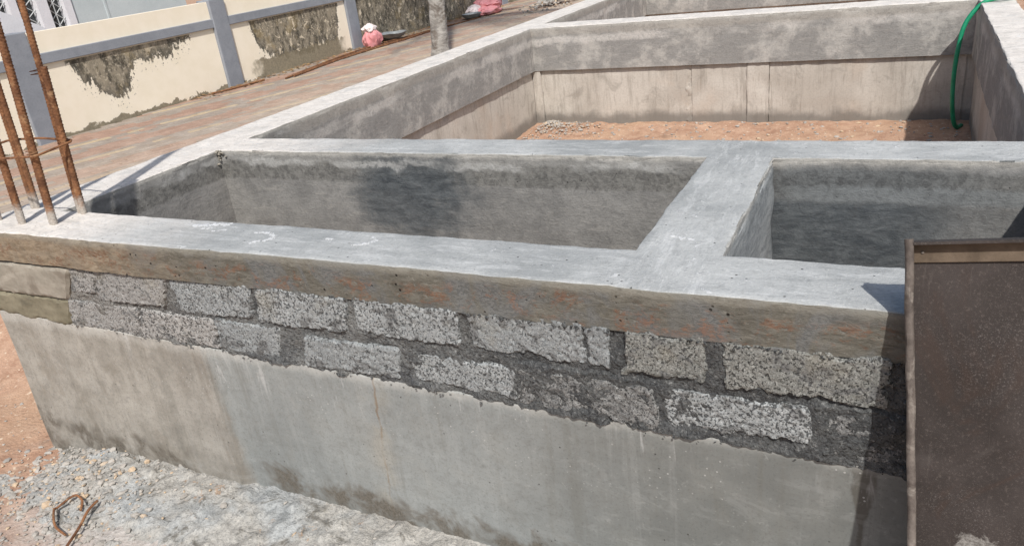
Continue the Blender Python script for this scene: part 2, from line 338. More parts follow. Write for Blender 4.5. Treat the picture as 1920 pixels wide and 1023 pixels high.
def mat_cream():
    n = NT('cream_paint', 0.82, .25)
    med = n.noise(6, 4, .6); fine = n.noise(28, 4, .75, .3); st = n.noise(6, 4, .75, .3, sc=(1, 1.5, .8)); blot = n.noise(1.9, 4, .65, .3); blo2 = n.noise(7, 4, .72, .4); run = n.noise(11, 3, .6, 0, sc=(1, 1.6, .16))
    c = n.mix(n.mr(med, .3, .7), (.85, .77, .625), (.89, .81, .675))
    top = n.mr(n.Z, -.75, .11, smooth=False)
    tip = n.mr(n.math('ABSOLUTE', n.sub(n.Y, 4.98)), 0.05, .36, .34, .0)
    e1 = n.mul(n.band(n.Y, 4.45, 6.35, .15), n.add(n.mr(n.Y, 4.9, 6.3, .40, .20), tip))
    e2 = n.mul(n.band(n.Y, 7.55, 9.65, .15), n.mr(n.Y, 7.5, 8.1, .54, .80))
    e3 = n.mr(n.Y, 9.9, 10.2, 0, 1.15)
    e = n.mx(n.mx(e1, e2), e3)
    dep = n.add(n.sub(top, 1.0), e)
    dep = n.add(dep, n.add(n.mul(n.sub(blot, .5), .45), n.add(n.mul(n.sub(blo2, .5), .40), n.add(n.mul(n.sub(fine, .5), .22), n.mul(n.sub(run, .5), .45)))))
    below = n.mul(n.mr(n.Z, .09, .11, 1, 0), n.mr(e, .03, .14))
    mask = n.mul(n.mr(dep, .03, .06), below)
    mould = n.mix(n.mr(st, .36, .62), (.07, .062, .048), (.31, .27, .205))
    mould = n.mix(n.mul(n.mr(n.noise(4, 4, .6, 0, off=(2, 2, 2)), .52, .66), .5), mould, (.34, .265, .14))
    mould = n.mix(n.mr(dep, .24, .03, 0, .85), mould, n.mix(n.mr(fine, .35, .65), (.035, .033, .030), (.15, .14, .118)))
    mould = n.mix(n.mul(n.mr(blo2, .58, .63), n.mr(n.Y, 7, 8, .45, .9)), mould, (.68, .59, .45))
    c = n.mix(n.mul(mask, n.mr(fine, .30, .48, .55, 1)), c, mould)
    # lone flecks beyond the edge
    c = n.mix(n.mul(n.mul(n.band(dep, -.12, .03, .04), below), n.mr(n.noise(24, 3, .7, 0, off=(1, 1, 4)), .60, .64)), c, (.13, .115, .09))
    fz = n.add(n.Z, n.mul(n.sub(n.noise(3.0, 4, .75, .4), .5), .34))
    fo = n.mr(fz, -.715, -.70, 1, 0)
    olive = n.mul(n.band(n.add(n.Y, n.mul(blot, .8)), 7.9, 10.1, .1), n.mr(n.add(n.Z, n.mul(n.sub(blo2, .5), .3)), -.50, -.47, 1, 0))
    c = n.mix(n.mul(n.mx(fo, olive), .92), c, n.mix(n.mr(fine, .3, .7), (.16, .135, .09), (.27, .23, .16)))
    n.col(c); n.bump(n.add(n.mul(mask, -.6), n.mul(fine, .3)), .5, .006)
    return n.m

def mat_rust():
    n = NT('rusty_steel', 0.8, .35)
    a = n.noise(16, 6, .7, .4); f = n.noise(140, 4, .7)
    c = n.mix(n.mr(a, .3, .7), (.105, .045, .022), (.29, .135, .062))
    c = n.mix(n.mul(n.mr(n.noise(30, 4, .6, 0, off=(3, 3, 3)), .55, .7), .6), c, (.42, .26, .14))
    c = n.mix(n.mul(n.mr(f, .45, .7), .5), c, (.07, .032, .018))
    cem = n.mul(n.mr(n.add(n.Z, n.mul(n.sub(a, .5), .12)), .10, .035), n.band(n.Y, -.02, .4, .02))
    c = n.mix(n.mul(cem, .85), c, n.mix(n.mr(f, .3, .7), (.36, .33, .29), (.52, .49, .45)))
    n.col(c); n.bump(n.add(a, f), .4, .002)
    return n.m

def mat_sheet():
    n = NT('brown_sheet_steel', 0.7, .25)
    a = n.noise(5, 6, .66, .4); f = n.noise(150, 4, .75); v = n.noise(320, 2, .6)
    c = n.mix(n.mr(a, .3, .7), (.030, .0245, .0225), (.050, .041, .038))
    c = n.mix(n.mul(n.mr(f, .52, .72), .5), c, (.12, .10, .09))
    c = n.mix(n.mul(n.mr(v, .56, .72), n.mul(n.mr(n.noise(6, 4, .6, 0, off=(1, 4, 4)), .40, .62), .38)), c, (.22, .20, .19))
    c = n.mix(n.mul(n.mr(n.noise(11, 5, .7, .4, off=(8, 1, 1)), .58, .72), .5), c, (.03, .023, .02))
    sc_ = n.noise(9, 3, .8, .2, sc=(9, 1, .5), off=(2, 2, 3)); c = n.mix(n.mul(n.mr(sc_, .62, .68), .10), c, (.16, .14, .125))
    sm_ = n.noise(4, 4, .75, .8, sc=(1, 1, .7), off=(5, 3, 1)); c = n.mix(n.mul(n.mr(sm_, .54, .68), .3), c, (.095, .085, .08)); c = n.mix(n.mul(n.mr(sm_, .44, .34), .35), c, (.05, .030, .022))
    # ragged pale patch low on the sheet
    dx = n.sub(n.X, 3.83); dz = n.sub(n.Z, -.49)
    d = n.math('SQRT', n.add(n.mul(dx, dx), n.mul(n.mul(dz, dz), 1.6)))
    sp = n.mr(n.add(d, n.mul(n.sub(n.noise(22, 6, .75, .6), .5), .16)), .03, .055, 1, 0)
    c = n.mix(n.mul(sp, .7), c, n.mix(n.mr(f, .35, .65), (.15, .14, .13), (.33, .32, .30)))
    n.col(c); n.bump(n.add(a, n.mul(f, .5)), .3, .003)
    return n.m

M = dict(
    top=mat_beam_top(), form=mat_form_face(), plaster=mat_plaster(), inner=mat_base_inner(), front=mat_base_front(),
    block=mat_block('porous_block', (.235, .257, .268), (.31, .333, .342), (.045, .049, .053)),
    blockw=mat_block('porous_block_warm', (.275, .27, .262), (.35, .343, .332), (.055, .052, .05)),
    blockd=mat_block('porous_block_dark', (.09, .094, .097), (.21, .213, .21), (.02, .022, .024)),
    blockg=mat_block('porous_block_olive', (.13, .136, .126), (.215, .22, .206), (.03, .031, .03)),
    mortar=mat_mortar(), soil=mat_soil(), spill=mat_spill(),
    pr=mat_paver('paver_red', (.24, .125, .09), (.33, .18, .13)), pg=mat_paver('paver_grey', (.185, .168, .15), (.26, .24, .22)),
    py=mat_paver('paver_yellow', (.40, .31, .175), (.50, .40, .25)),
    cream=mat_cream(), rail=mat_simple('grey_blue_paint', (.235, .252, .285), (.285, .303, .338), 4, .7, bump=.15),
    rust=mat_rust(), sheet=mat_sheet(),
    rim=mat_simple('worn_rim_steel', (.075, .062, .055), (.16, .138, .122), 26, .6, third=(.24, .215, .19), bump=.3),
    strip=mat_simple('brown_strip', (.085, .062, .042), (.14, .105, .075), 14, .7, sc=(1, 1, 1), bump=.3),
    stubu=mat_simple('smooth_render', (.25, .228, .19), (.37, .34, .29), 7, .88, sc=(.7, 1, 1.8), third=(.19, .165, .135)),
    stubl=mat_simple('olive_render', (.16, .143, .10), (.24, .217, .158), 9, .9, sc=(.6, 1, 1.6), third=(.115, .105, .078)),
    hose=mat_simple('green_rubber', (.006, .21, .10), (.012, .29, .15), 20, .38, bump=0, spec=.5),
    bark=mat_simple('palm_bark', (.21, .195, .18), (.43, .41, .38), 9, .95, sc=(1, 1, 2.4), bump=.9, bd=.02, third=(.13, .105, .085)),
    frond=mat_simple('palm_leaf', (.035, .075, .02), (.06, .12, .035), 5, .6, bump=0),
    sack=mat_simple('pink_sack', (.62, .235, .25), (.74, .35, .36), 6, .7, bump=.3, bd=.01),
    sackw=mat_simple('pale_sack', (.66, .58, .58), (.74, .66, .64), 6, .7, bump=.3),
    pan=mat_simple('galvanised_pan', (.24, .26, .27), (.36, .38, .39), 9, .5, bump=.2, metal=.3),
    gravel=None, splash=mat_simple('lime_splash', (.50, .51, .52), (.60, .61, .62), 20, .8, bump=.3, bd=.002),
    hwall=mat_simple('pale_blue_wall', (.50, .56, .58), (.56, .62, .64), 3, .8, bump=.1),
    hwhite=mat_simple('white_paint', (.70, .70, .74), (.76, .76, .80), 4, .6, bump=.1),
    glass=mat_simple('dark_window_glass', (.03, .035, .037), (.06, .068, .07), 3, .12, bump=0, spec=.6),
    iron=mat_simple('pale_iron_grille', (.45, .47, .48), (.55, .57, .57), 10, .6, bump=0),
    tile=mat_simple('roof_concrete', (.40, .39, .36), (.5, .48, .45), 3, .9),
    dry=mat_simple('dry_leaf', (.20, .12, .06), (.36, .23, .11), 20, .9, bump=0),
)
def mat_gravel():
    n = NT('stone_chips', 0.9, .25)
    f = n.noise(90, 4, .7)
    c = n.mix(n.mr(n.isl, 0, 1), (.30, .295, .28), (.50, .48, .45))
    c = n.mix(.5, c, (.34, .305, .265))
    c = n.mix(n.mul(n.mr(n.isl, .66, .70), n.mr(n.isl, .86, .82)), c, (.52, .40, .28))
    c = n.mix(n.mul(n.mr(f, .45, .7), .35), c, (.24, .22, .20))
    n.col(c); n.bump(f, .4, .003); return n.m
M['gravel'] = mat_gravel()

# ---------------------------------------------------------------- object helpers
def link(name, me, mats, parent=None, smooth=False):
    o = bpy.data.objects.new(name, me); COL.objects.link(o)
    for m in (mats if isinstance(mats, (list, tuple)) else [mats]): me.materials.append(m)
    if smooth:
        me.polygons.foreach_set('use_smooth', [True] * len(me.polygons))
        if smooth != 2: me.set_sharp_from_angle(angle=math.radians(38))
    if parent: o.parent = parent
    return o
def mesh(name, verts, faces, mats, parent=None, smooth=False, idx=None, recalc=False):
    me = bpy.data.meshes.new(name); me.from_pydata(verts, [], faces)
    if idx: me.polygons.foreach_set('material_index', idx)
    if recalc:
        bm = bmesh.new(); bm.from_mesh(me); bmesh.ops.recalc_face_normals(bm, faces=bm.faces); bm.to_mesh(me); bm.free()
    me.update()
    return link(name, me, mats, parent, smooth)
def empty(name, loc, label, cat, group=None):
    o = bpy.data.objects.new(name, None); COL.objects.link(o); o.location = loc; o.empty_display_size = .2
    return tag(o, label, cat, group)
def tag(o, label=None, cat=None, group=None, kind=None):
    if label: o['label'] = label
    if cat: o['category'] = cat
    if group: o['group'] = group
    if kind: o['kind'] = kind
    return o
def attach(o, root):                 # parent keeping world coordinates
    o.parent = root; o.matrix_parent_inverse = Matrix.Translation(root.location).inverted(); return o
def box_data(x0, x1, y0, y1, z0, z1, bev=0.0):
    if bev <= 0:
        v = [(x, y, z) for z in (z0, z1) for y in (y0, y1) for x in (x0, x1)]
        f = [(0, 2, 3, 1), (4, 5, 7, 6), (0, 1, 5, 4), (2, 6, 7, 3), (0, 4, 6, 2), (1, 3, 7, 5)]
        return v, f
    bm = bmesh.new(); bmesh.ops.create_cube(bm, size=1)
    for q in bm.verts: q.co = Vector(((x0 + x1) / 2 + q.co.x * (x1 - x0), (y0 + y1) / 2 + q.co.y * (y1 - y0), (z0 + z1) / 2 + q.co.z * (z1 - z0)))
    bmesh.ops.bevel(bm, geom=bm.edges[:], offset=bev, segments=2, affect='EDGES', profile=.5)
    v = [tuple(q.co) for q in bm.verts]; bm.verts.index_update(); f = [tuple(q.index for q in fc.verts) for fc in bm.faces]; bm.free()
    return v, f
def box(name, x0, x1, y0, y1, z0, z1, mat, parent=None, bev=0.0, root=None):
    v, f = box_data(x0, x1, y0, y1, z0, z1, bev)
    o = mesh(name, v, f, mat, parent)
    if root: attach(o, root)
    return o
def tube_data(pts, rad, seg=10, close=False):
    pts = [Vector(p) for p in pts]; n = len(pts); V = []; F = []
    up = Vector((0, 0, 1)); prev = None
    for i, p in enumerate(pts):
        a = pts[(i - 1) % n] if (close or i > 0) else p; b = pts[(i + 1) % n] if (close or i < n - 1) else p
        t = (b - a).normalized()
        if prev is None:
            u = t.cross(up) if abs(t.dot(up)) < .95 else t.cross(Vector((1, 0, 0)))
        else: u = prev - t * prev.dot(t)
        u.normalize(); prev = u; w = t.cross(u)
        for k in range(seg):
            ang = 2 * math.pi * k / seg
            r = rad(i, ang) if callable(rad) else rad
            V.append(tuple(p + (u * math.cos(ang) + w * math.sin(ang)) * r))
    for i in range(n if close else n - 1):
        j = (i + 1) % n
        for k in range(seg):
            F.append((i * seg + k, i * seg + (k + 1) % seg, j * seg + (k + 1) % seg, j * seg + k))
    if not close:
        F.append(tuple(range(seg))[::-1]); F.append(tuple((n - 1) * seg + k for k in range(seg)))
    return V, F
def catmull(pts, sub=8):
    P = [Vector(p) for p in pts]; out = []
    for i in range(len(P) - 1):
        a, b, c, d = P[max(i - 1, 0)], P[i], P[i + 1], P[min(i + 2, len(P) - 1)]
        for k in range(sub):
            t = k / sub
            out.append(.5 * ((2 * b) + (c - a) * t + (2 * a - 5 * b + 4 * c - d) * t * t + (3 * b - a - 3 * c + d) * t ** 3))
    out.append(P[-1]); return out

def lines(edges, resfn):
    e = sorted(set(round(q, 5) for q in edges)); out = []
    for a, b in zip(e[:-1], e[1:]):
        n = max(1, math.ceil((b - a) / resfn((a + b) / 2, b - a)))
        out += [a + (b - a) * k / n for k in range(n)]
    return out + [e[-1]]
def solid(rects, zfn0, zrows, resx, resy, amp, ztop, matfn, name, mats, parent, eps=.006, offfn=None):
    """Upright walls: union of plan rectangles, top sheet + sides, edges uneven. zrows: depths below top."""
    ex, ey = [], []
    for x0, x1, y0, y1 in rects:
        for q in (x0, x1): ex += [q, q - eps, q + eps]
        for q in (y0, y1): ey += [q, q - eps, q + eps]
    mnx = min(r[0] for r in rects); mxx = max(r[1] for r in rects); mny = min(r[2] for r in rects); mxy = max(r[3] for r in rects)
    ex = [q for q in ex if mnx <= q <= mxx]; ey = [q for q in ey if mny <= q <= mxy]
    LX, LY = lines(ex, resx), lines(ey, resy)
    nx, ny = len(LX) - 1, len(LY) - 1
    fill = [[any(r[0] < (LX[i] + LX[i + 1]) / 2 < r[1] and r[2] < (LY[j] + LY[j + 1]) / 2 < r[3] for r in rects) for j in range(ny)] for i in range(nx)]
    def fl(i, j): return 0 <= i < nx and 0 <= j < ny and fill[i][j]
    V, F, I, key = [], [], [], {}
    K = len(zrows)
    def vert(i, j, k):
        q = key.get((i, j, k))
        if q is not None: return q
        x, y = LX[i], LY[j]
        cs = [(fl(i - 1, j - 1), -1, -1), (fl(i, j - 1), 1, -1), (fl(i - 1, j), -1, 1), (fl(i, j), 1, 1)]
        nx_ = sum(c[1] for c in cs if not c[0]); ny_ = sum(c[2] for c in cs if not c[0])
        bnd = not all(c[0] for c in cs)
        z = zrows[k](x) if callable(zrows[k]) else zrows[k]
        if k == 0: z += ztop * (fbm(x, y, 0, 5) * .6 + fbm(x, y, 3, 22, 2) * .4)
        px, py = x, y
        if bnd:
            L = math.hypot(nx_, ny_) or 1
            am = .35 + 1.1 * max(0, fbm(x, y + 3, 1, 1.7, 2) + .25); d = amp * am * (fbm(x + 11, y, z * 1.5, 6) + fbm(x, y + 5, z * 2, 40, 2) * .8)
            if k == 0:
                bite = max(0, fbm(x, y, 4, 7, 3) - .42) if y > .04 else 0; z -= .0025 + .04 * bite; d -= .002 + .05 * bite
            px += nx_ / L * d; py += ny_ / L * d
        if offfn: px, py, z = offfn(px, py, z, bnd)
        key[(i, j, k)] = len(V); V.append((px, py, z)); return len(V) - 1
    for i in range(nx):
        for j in range(ny):
            if not fill[i][j]: continue
            F.append((vert(i, j, 0), vert(i + 1, j, 0), vert(i + 1, j + 1, 0), vert(i, j + 1, 0))); I.append(matfn(LX[i], LY[j], 'top'))
            F.append((vert(i, j, K - 1), vert(i, j + 1, K - 1), vert(i + 1, j + 1, K - 1), vert(i + 1, j, K - 1))); I.append(matfn(LX[i], LY[j], 'side'))
            for (di, dj, a, b) in ((-1, 0, (i, j + 1), (i, j)), (1, 0, (i + 1, j), (i + 1, j + 1)), (0, -1, (i, j), (i + 1, j)), (0, 1, (i + 1, j + 1), (i, j + 1))):
                if fl(i + di, j + dj): continue
                for k in range(K - 1):
                    F.append((vert(*a, k + 1), vert(*b, k + 1), vert(*b, k), vert(*a, k)))
                    I.append(matfn((LX[a[0]] + LX[b[0]]) / 2, (LY[a[1]] + LY[b[1]]) / 2, (di, dj)))
    return mesh(name, V, F, mats, parent, True, I)

# ---------------------------------------------------------------- ground
def ground_h(x, y):
    lane = LANE - .09
    front = -1.11 + .02 * fbm(x, y, 1, 2.0)
    if x < .55: front -= .05 * sstep(.55, -.1, x)
    t = sstep(.15, 1.25, y) * sstep(-.02, -.5, x)
    h = front * (1 - t) + lane * t
    if y > .15 and x > -.01: h = -.95
    if .25 < x < 4.2 and 1.3 < y < 5.45:
        h = -.955 + .018 * fbm(x, y, 4, 3) + .02 * sstep(4.6, 5.3, y) + .012 * fbm(x, y, 2, 14, 2)
    elif .25 < x < 4.2 and y > 5.5: h = -.80
    if x > 4.25: h = -.55 - .5 * sstep(1.5, -.6, y)
    if -.6 < x < 3 and -1.3 < y < .1: h += .012 * fbm(x, y, 7, 9)
    return h
gx = lines([-400, -60, -12, -6, -1.4, -.02, .3, 2.7, 4.12, 4.28, 7, 12, 60, 400], lambda m, d: .03 if -1.4 < m < 2.7 else (.06 if 2.7 < m < 4.3 else (.5 if -6 < m < 7 else (6 if abs(m) < 12 else 60))))
gy = lines([-400, -60, -8, -1.4, .1, .3, 1.3, 5.45, 9.4, 16, 40, 400], lambda m, d: .03 if -1.4 < m < .1 else (.06 if .1 < m < 5.45 else (.5 if -8 < m < 16 else 40)))
V = [(x, y, ground_h(x, y)) for y in gy for x in gx]; nx = len(gx)
F = [(j * nx + i, j * nx + i + 1, (j + 1) * nx + i + 1, (j + 1) * nx + i) for j in range(len(gy) - 1) for i in range(nx - 1)]
tag(mesh('ground', V, F, M['soil'], None, True), kind='structure', label='orange laterite soil around and inside the foundation')

# dried cement slurry along the foot of the front wall
lx = lines([-.1, 4.4], lambda m, d: .013 if m < 2.6 else .04); ly = lines([-1.25, .02], lambda m, d: .013)
def spill_h(x, y):
    e = fbm(x, y, 2, 3.1)
    near = sstep(-.62 + .18 * e, -.12, y)
    left = sstep(.02, .50, x + .12 * e + .30 * y)
    d = near * left
    lump = abs(fbm(x, y, 5, 8, 4)) * .030 + abs(fbm(x, y, 8, 22, 3)) * (.020 - .010 * sstep(.5, 1.2, x)) + .004 * fbm(x, y, 3, 60, 2)
    return -1.155 + .085 * d + lump * (d > 0) * min(1, d * 3)
V = [(x, y, spill_h(x, y)) for y in ly for x in lx]; nx = len(lx)
F = [(j * nx + i, j * nx + i + 1, (j + 1) * nx + i + 1, (j + 1) * nx + i) for j in range(len(ly) - 1) for i in range(nx - 1)]
tag(mesh('cement_spill', V, F, M['spill'], None, True), 'pale dried cement slurry heaped along the foot of the front wall', 'cement spill', kind='stuff')

# stones: irregular chips joined into one mesh
def chips(name, spots, parent=None):
    bm = bmesh.new(); bmesh.ops.create_icosphere(bm, subdivisions=1, radius=1)
    bv = [v.co.copy() for v in bm.verts]; bf = [tuple(v.index for v in f.verts) for f in bm.faces]; bm.free()
    V, F = [], []
    for x, y, z, s in spots:
        R = Matrix.Rotation(random.uniform(0, 6.3), 3, 'Z') @ Matrix.Rotation(random.uniform(-.5, .5), 3, 'X')
        sc = Vector((random.uniform(.7, 1.3), random.uniform(.55, 1), random.uniform(.3, .65))); o = len(V); sd_ = random.uniform(0, 50)
        for b in bv:
            k = 1 + .45 * noise.noise(b * 1.3 + Vector((sd_, 0, 0)))
            q = R @ Vector((b.x * sc.x * k, b.y * sc.y * k, b.z * sc.z * k)) * s
            V.append((x + q.x, y + q.y, z + q.z))
        F += [tuple(i + o for i in f) for f in bf]
    return mesh(name, V, F, M['gravel'], parent)
sp = []
while len(sp) < 850:
    x, y = random.gauss(.42, .30), random.gauss(-.27, .17)
    if x < -.25 or x > 1.4 or y > -.02 or y < -.95: continue
    sp.append((x, y, max(ground_h(x, y), spill_h(x, y) if x > -.09 else -9) + .004, min(.020, .0055 * random.paretovariate(1.9))))
for _ in range(700):
    x, y = random.uniform(-1.2, 2.6), random.uniform(-1.1, .5)
    if (x > -.03 and y > -.02): continue
    sp.append((x, y, max(ground_h(x, y), spill_h(x, y) if (x > -.09 and y < .02) else -9) + .003, random.choice((.004, .006, .009))))
tag(chips('stone_chips', sp), 'grey stone chips scattered on soil at the left end of front wall', 'gravel', kind='stuff')
sp = []
for _ in range(480):
    r = abs(random.gauss(0, .22)); a = random.uniform(-1.75, .25)
    x, y = .42 + r * math.cos(a) * 1.7, 5.28 + r * math.sin(a) * 1.2
    if x < .36 or y > 5.29 or y < 4.6: continue
    sp.append((x, y, ground_h(x, y) + .030 * max(0, 1 - r / .5) + .004, random.choice((.006, .010, .015))))
tag(chips('gravel_heap', sp), 'small heap of grey gravel in the far left corner of the large pit', 'gravel', kind='stuff')
sp = []
for _ in range(1500):
    x, y = random.uniform(.4, 4.05), random.uniform(1.6, 5.3)
    sp.append((x, y, ground_h(x, y) + .004, random.choice((.006, .010, .014, .02))))
tag(chips('pit_rubble', sp), 'loose pale stones on the orange floor of the large pit', 'rubble', kind='stuff')
sp = []
for _ in range(500):
    a = random.uniform(0, 6.3); r = abs(random.gauss(0, .42))
    sp.append((-3.62 + r * .6 * math.cos(a), 15.1 + r * math.sin(a) * 1.3, LANE + .02 + .20 * max(0, 1 - r / .8), random.choice((.03, .04, .05))))
tag(chips('stone_heap', sp), 'heap of bluish grey stone beyond the left wall at the far end of the lane', 'gravel', kind='stuff')

# ---------------------------------------------------------------- lane of interlocking pavers
lane = tag(box('lane', -5.6, -.15, 1.35, 30, LANE - .12, LANE - .055, M['pg']), kind='structure', label='paved lane between the foundation and the boundary wall')
PV, PF, PI = [], [], []
ang = math.radians(17)                     # rows run a little askew to the wall
ca, sa = math.cos(ang), math.sin(ang)
pattern = [2, 1, 1, 1, 0, 0, 0, 0, 1]
for r in range(-70, 110):
    for q in range(0, 150):
        u = r * .105; v = q * .205 + (.1025 if r % 2 else 0)
        v -= 3
        cx = -5.6 + u * ca + v * sa; cy = 1.0 - u * sa + v * ca
        if not (-5.42 < cx < -.35 and 1.45 < cy < 18.5): continue
        if cy > 12 and random.random() < 0: continue
        ci = pattern[r % len(pattern)] if random.random() > .22 else random.choice((0, 1, 1))
        dz = random.uniform(-.003, .003); o = len(PV); hx, hy, b = .050, .100, .007
        zt = LANE + dz
        ring = lambda a, c, z: [(cx + sx * a * ca + sy * c * sa, cy - sx * a * sa + sy * c * ca, z) for sx, sy in ((-1, -1), (1, -1), (1, 1), (-1, 1))]
        PV += ring(hx, hy, LANE - .06) + ring(hx, hy, zt - .006) + ring(hx - b, hy - b, zt)
        for a in (0, 4):
            for k in range(4): PF.append((o + a + k, o + a + (k + 1) % 4, o + a + 4 + (k + 1) % 4, o + a + 4 + k)); PI.append(ci)
        PF.append((o + 8, o + 9, o + 10, o + 11)); PI.append(ci)
pav = mesh('pavers', PV, PF, [M['pr'], M['pg'], M['py']], lane, False, PI)
tag(pav, 'red, grey and yellow interlocking pavers laid in dusty stripes', kind='stuff')

# ---------------------------------------------------------------- house foundation
FND = empty('house_foundation', (0, 0, 0), 'unfinished grey concrete house foundation with open pits and bare block front', 'foundation')
beam_rects = [(0, W1, 0, Y6), (0, X4, 0, W2), (W1 - .02, X3 + .02, Y1, Y2), (X1, X2, W2 - .02, Y1 + .02), (W1 - .02, X3 + .02, Y3, Y4), (X3, X4, 0, Y6), (W1 - .02, X3 + .02, Y5, Y6)]
def rx(m, d): return .022 if m < 4.1 else .05
def ry(m, d): return .022 if m < 1.5 else (.05 if m < 5.7 else .12)
def beam_mat(x, y, s):
    if s == 'top': return 0
    if s == (0, -1) and y < .05: return 1
    return 2
def front_off(x, y, z, b):
    if y < .04: y -= .016 * sstep(1.9, .9, x)
    return x, y, z
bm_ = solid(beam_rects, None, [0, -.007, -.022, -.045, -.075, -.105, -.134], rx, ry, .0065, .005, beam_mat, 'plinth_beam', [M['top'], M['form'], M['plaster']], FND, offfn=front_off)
bm_['label'] = 'continuous plinth beam with trowelled pale grey top and rust-stained front face'

def r1(m, d): return .05
def r2(m, d): return .06
pr = [('front', (.31, X3 + .02, .034, W2 + .003)), ('corner', (.004, W1 + .003, .034, Y1 + .1)), ('left', (.004, W1 + .003, Y1 + .1, Y6 - .01)), ('mid', (W1 - .03, X3 + .03, Y1 - .003, Y2 - .003)),
      ('div', (X1 - .003, X2 + .003, W2 - .03, Y1 + .03)), ('back', (W1 - .03, X3 + .03, Y3 - .003, Y4 - .003)), ('right', (X3 - .003, X4 - .003, .034, Y6 - .01)),
      ('far', (W1 - .03, X3 + .03, Y5 + .003, Y6 - .003))]
plabels = dict(corner='plain grey plaster on the left wall beside the near pit', front='inner plaster of the front wall', left='cloudy grey plaster on the left wall', mid='grey plaster with dark blurred patches on the middle wall',
               div='plaster on the short dividing wall', back='grey plaster band with chalky streaks on the back wall', right='shaded plaster on the right wall', far='plaster on the farthest wall')
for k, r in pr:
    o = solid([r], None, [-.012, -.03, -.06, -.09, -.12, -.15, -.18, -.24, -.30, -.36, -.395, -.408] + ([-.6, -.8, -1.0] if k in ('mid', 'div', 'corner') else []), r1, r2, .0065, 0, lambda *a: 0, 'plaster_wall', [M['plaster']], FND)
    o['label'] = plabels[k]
br = [('left', (.022, W1 - .035, .10, Y6 - .02)), ('mid', (W1 - .05, X3 + .05, Y1 + .03, Y2 - .035)), ('div', (X1 + .03, X2 - .03, .2, Y1 + .05)),
      ('back', (W1 - .05, X3 + .05, Y3 + .038, Y4 - .03)), ('right', (X3 + .035, X4 - .02, .10, Y6 - .02)), ('far', (W1 - .05, X3 + .05, Y5 + .035, Y6 - .03))]
blabels = dict(left='beige concrete base of the left wall', mid='concrete base of the middle wall', div='concrete base of the dividing wall',
               back='recessed concrete core behind the back wall panels', right='shaded concrete base of the right wall', far='beige base of the farthest wall')
for k, r in br:
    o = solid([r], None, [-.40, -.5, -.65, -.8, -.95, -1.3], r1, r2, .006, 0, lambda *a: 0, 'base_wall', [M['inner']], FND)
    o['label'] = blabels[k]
# separately cast panels on the face of the back wall, with rough joints
for (a, b, off) in ((.372, 1.830, .030), (1.872, 2.362, .027), (2.366, 2.552, .020), (2.557, 4.046, .028)):
    o = solid([(a, b, Y3 + off, Y3 + .08)], None, [-.402, -.45, -.5, -.55, -.6, -.65, -.7, -.75, -.8, -.85, -.9, -1.25], r1, r2, .010, 0, lambda *a: 0, 'base_panel', [M['inner']], FND)
o = solid([(1.822, 1.880, Y3 + .034, Y3 + .08)], None, [-.402] + [-.42 - .02 * k for k in range(27)] + [-1.2], lambda m, d: .012, r2, .022, 0, lambda *a: 0, 'joint_filling', [M['mortar']], FND)
o.data.materials.clear(); o.data.materials.append(M['inner'])
o = solid([(W1 - .03, .366, Y3 + .004, Y3 + .08)], None, [-.402, -.55, -.7, -.85, -1.2], r1, r2, .008, 0, lambda *a: 0, 'corner_pilaster', [M['inner']], FND)

# front base: cast concrete with a rounded left end
fb = solid([(-.008, X4, .0, .22)], None, [h2x, lambda x: h2x(x) - .012, -.48, -.54, -.6, -.66, -.72, -.78, -.84, -.9, -.96, -1.02, -1.08, -1.14, -1.3],
           lambda m, d: .03, r2, .0045, .008, lambda *a: 0, 'front_base', [M['front']], FND,
           offfn=lambda x, y, z, b: (x - .03 * (z + .42) * 0, y - .02 * sstep(-.5, -1.1, z) * sstep(1.31, 1.27, x - .03) - .004 * sstep(1.31, 1.27, x + z * .09), z))
fb['label'] = 'smooth cast concrete base of front wall, beige at left and grey at right'

# mortar bed behind and between the blocks
def mort_y(x, z):
    zt = h2x(x)
    y = .008 - .010 * fbm(x, 0, z, 11, 3) - .008 * abs(fbm(x, 2, z, 40, 3)) - .004 * nz(x, 0, z, 115)
    lip = sstep(.038, .0, z - zt) * (.35 + .9 * max(-.4, fbm(x, 3, 0, 4, 3)) + .35 * fbm(x, 1, z, 30, 2))
    y -= .016 * max(0, lip)
    rough = sstep(2.55, 2.7, x) * sstep(3.12, 3.02, x) + sstep(3.40, 3.5, x)
    if z < -.28: y -= rough * .008
    return y
mxs = lines([.40, X4 - .01], lambda m, d: .0085 if m < 3.75 else .03); NZ = 40
V, F = [], []
for j in range(NZ + 1):
    for x in mxs:
        zb = h2x(x) - .004 - .016 * max(0, fbm(x, 5, 0, 6, 4) + .05) - .004 * fbm(x, 7, 0, 60, 2)
        z = -.128 + (zb + .128) * j / NZ
        V.append((x, mort_y(x, z), z))
nx = len(mxs)
for j in range(NZ):
    for i in range(nx - 1): F.append((j * nx + i, (j + 1) * nx + i, (j + 1) * nx + i + 1, j * nx + i + 1))
b0 = len(V)
for j in (0, NZ):
    for i in range(nx): x, y, z = V[j * nx + i]; V.append((x, .05, z))
for i in range(nx - 1):
    F.append((i, i + 1, b0 + i + 1, b0 + i)); F.append((NZ * nx + i, b0 + nx + i, b0 + nx + i + 1, NZ * nx + i + 1))
tag(mesh('mortar_bed', V, F, M['mortar'], FND, True), 'rough dark mortar squeezed out between the blocks')

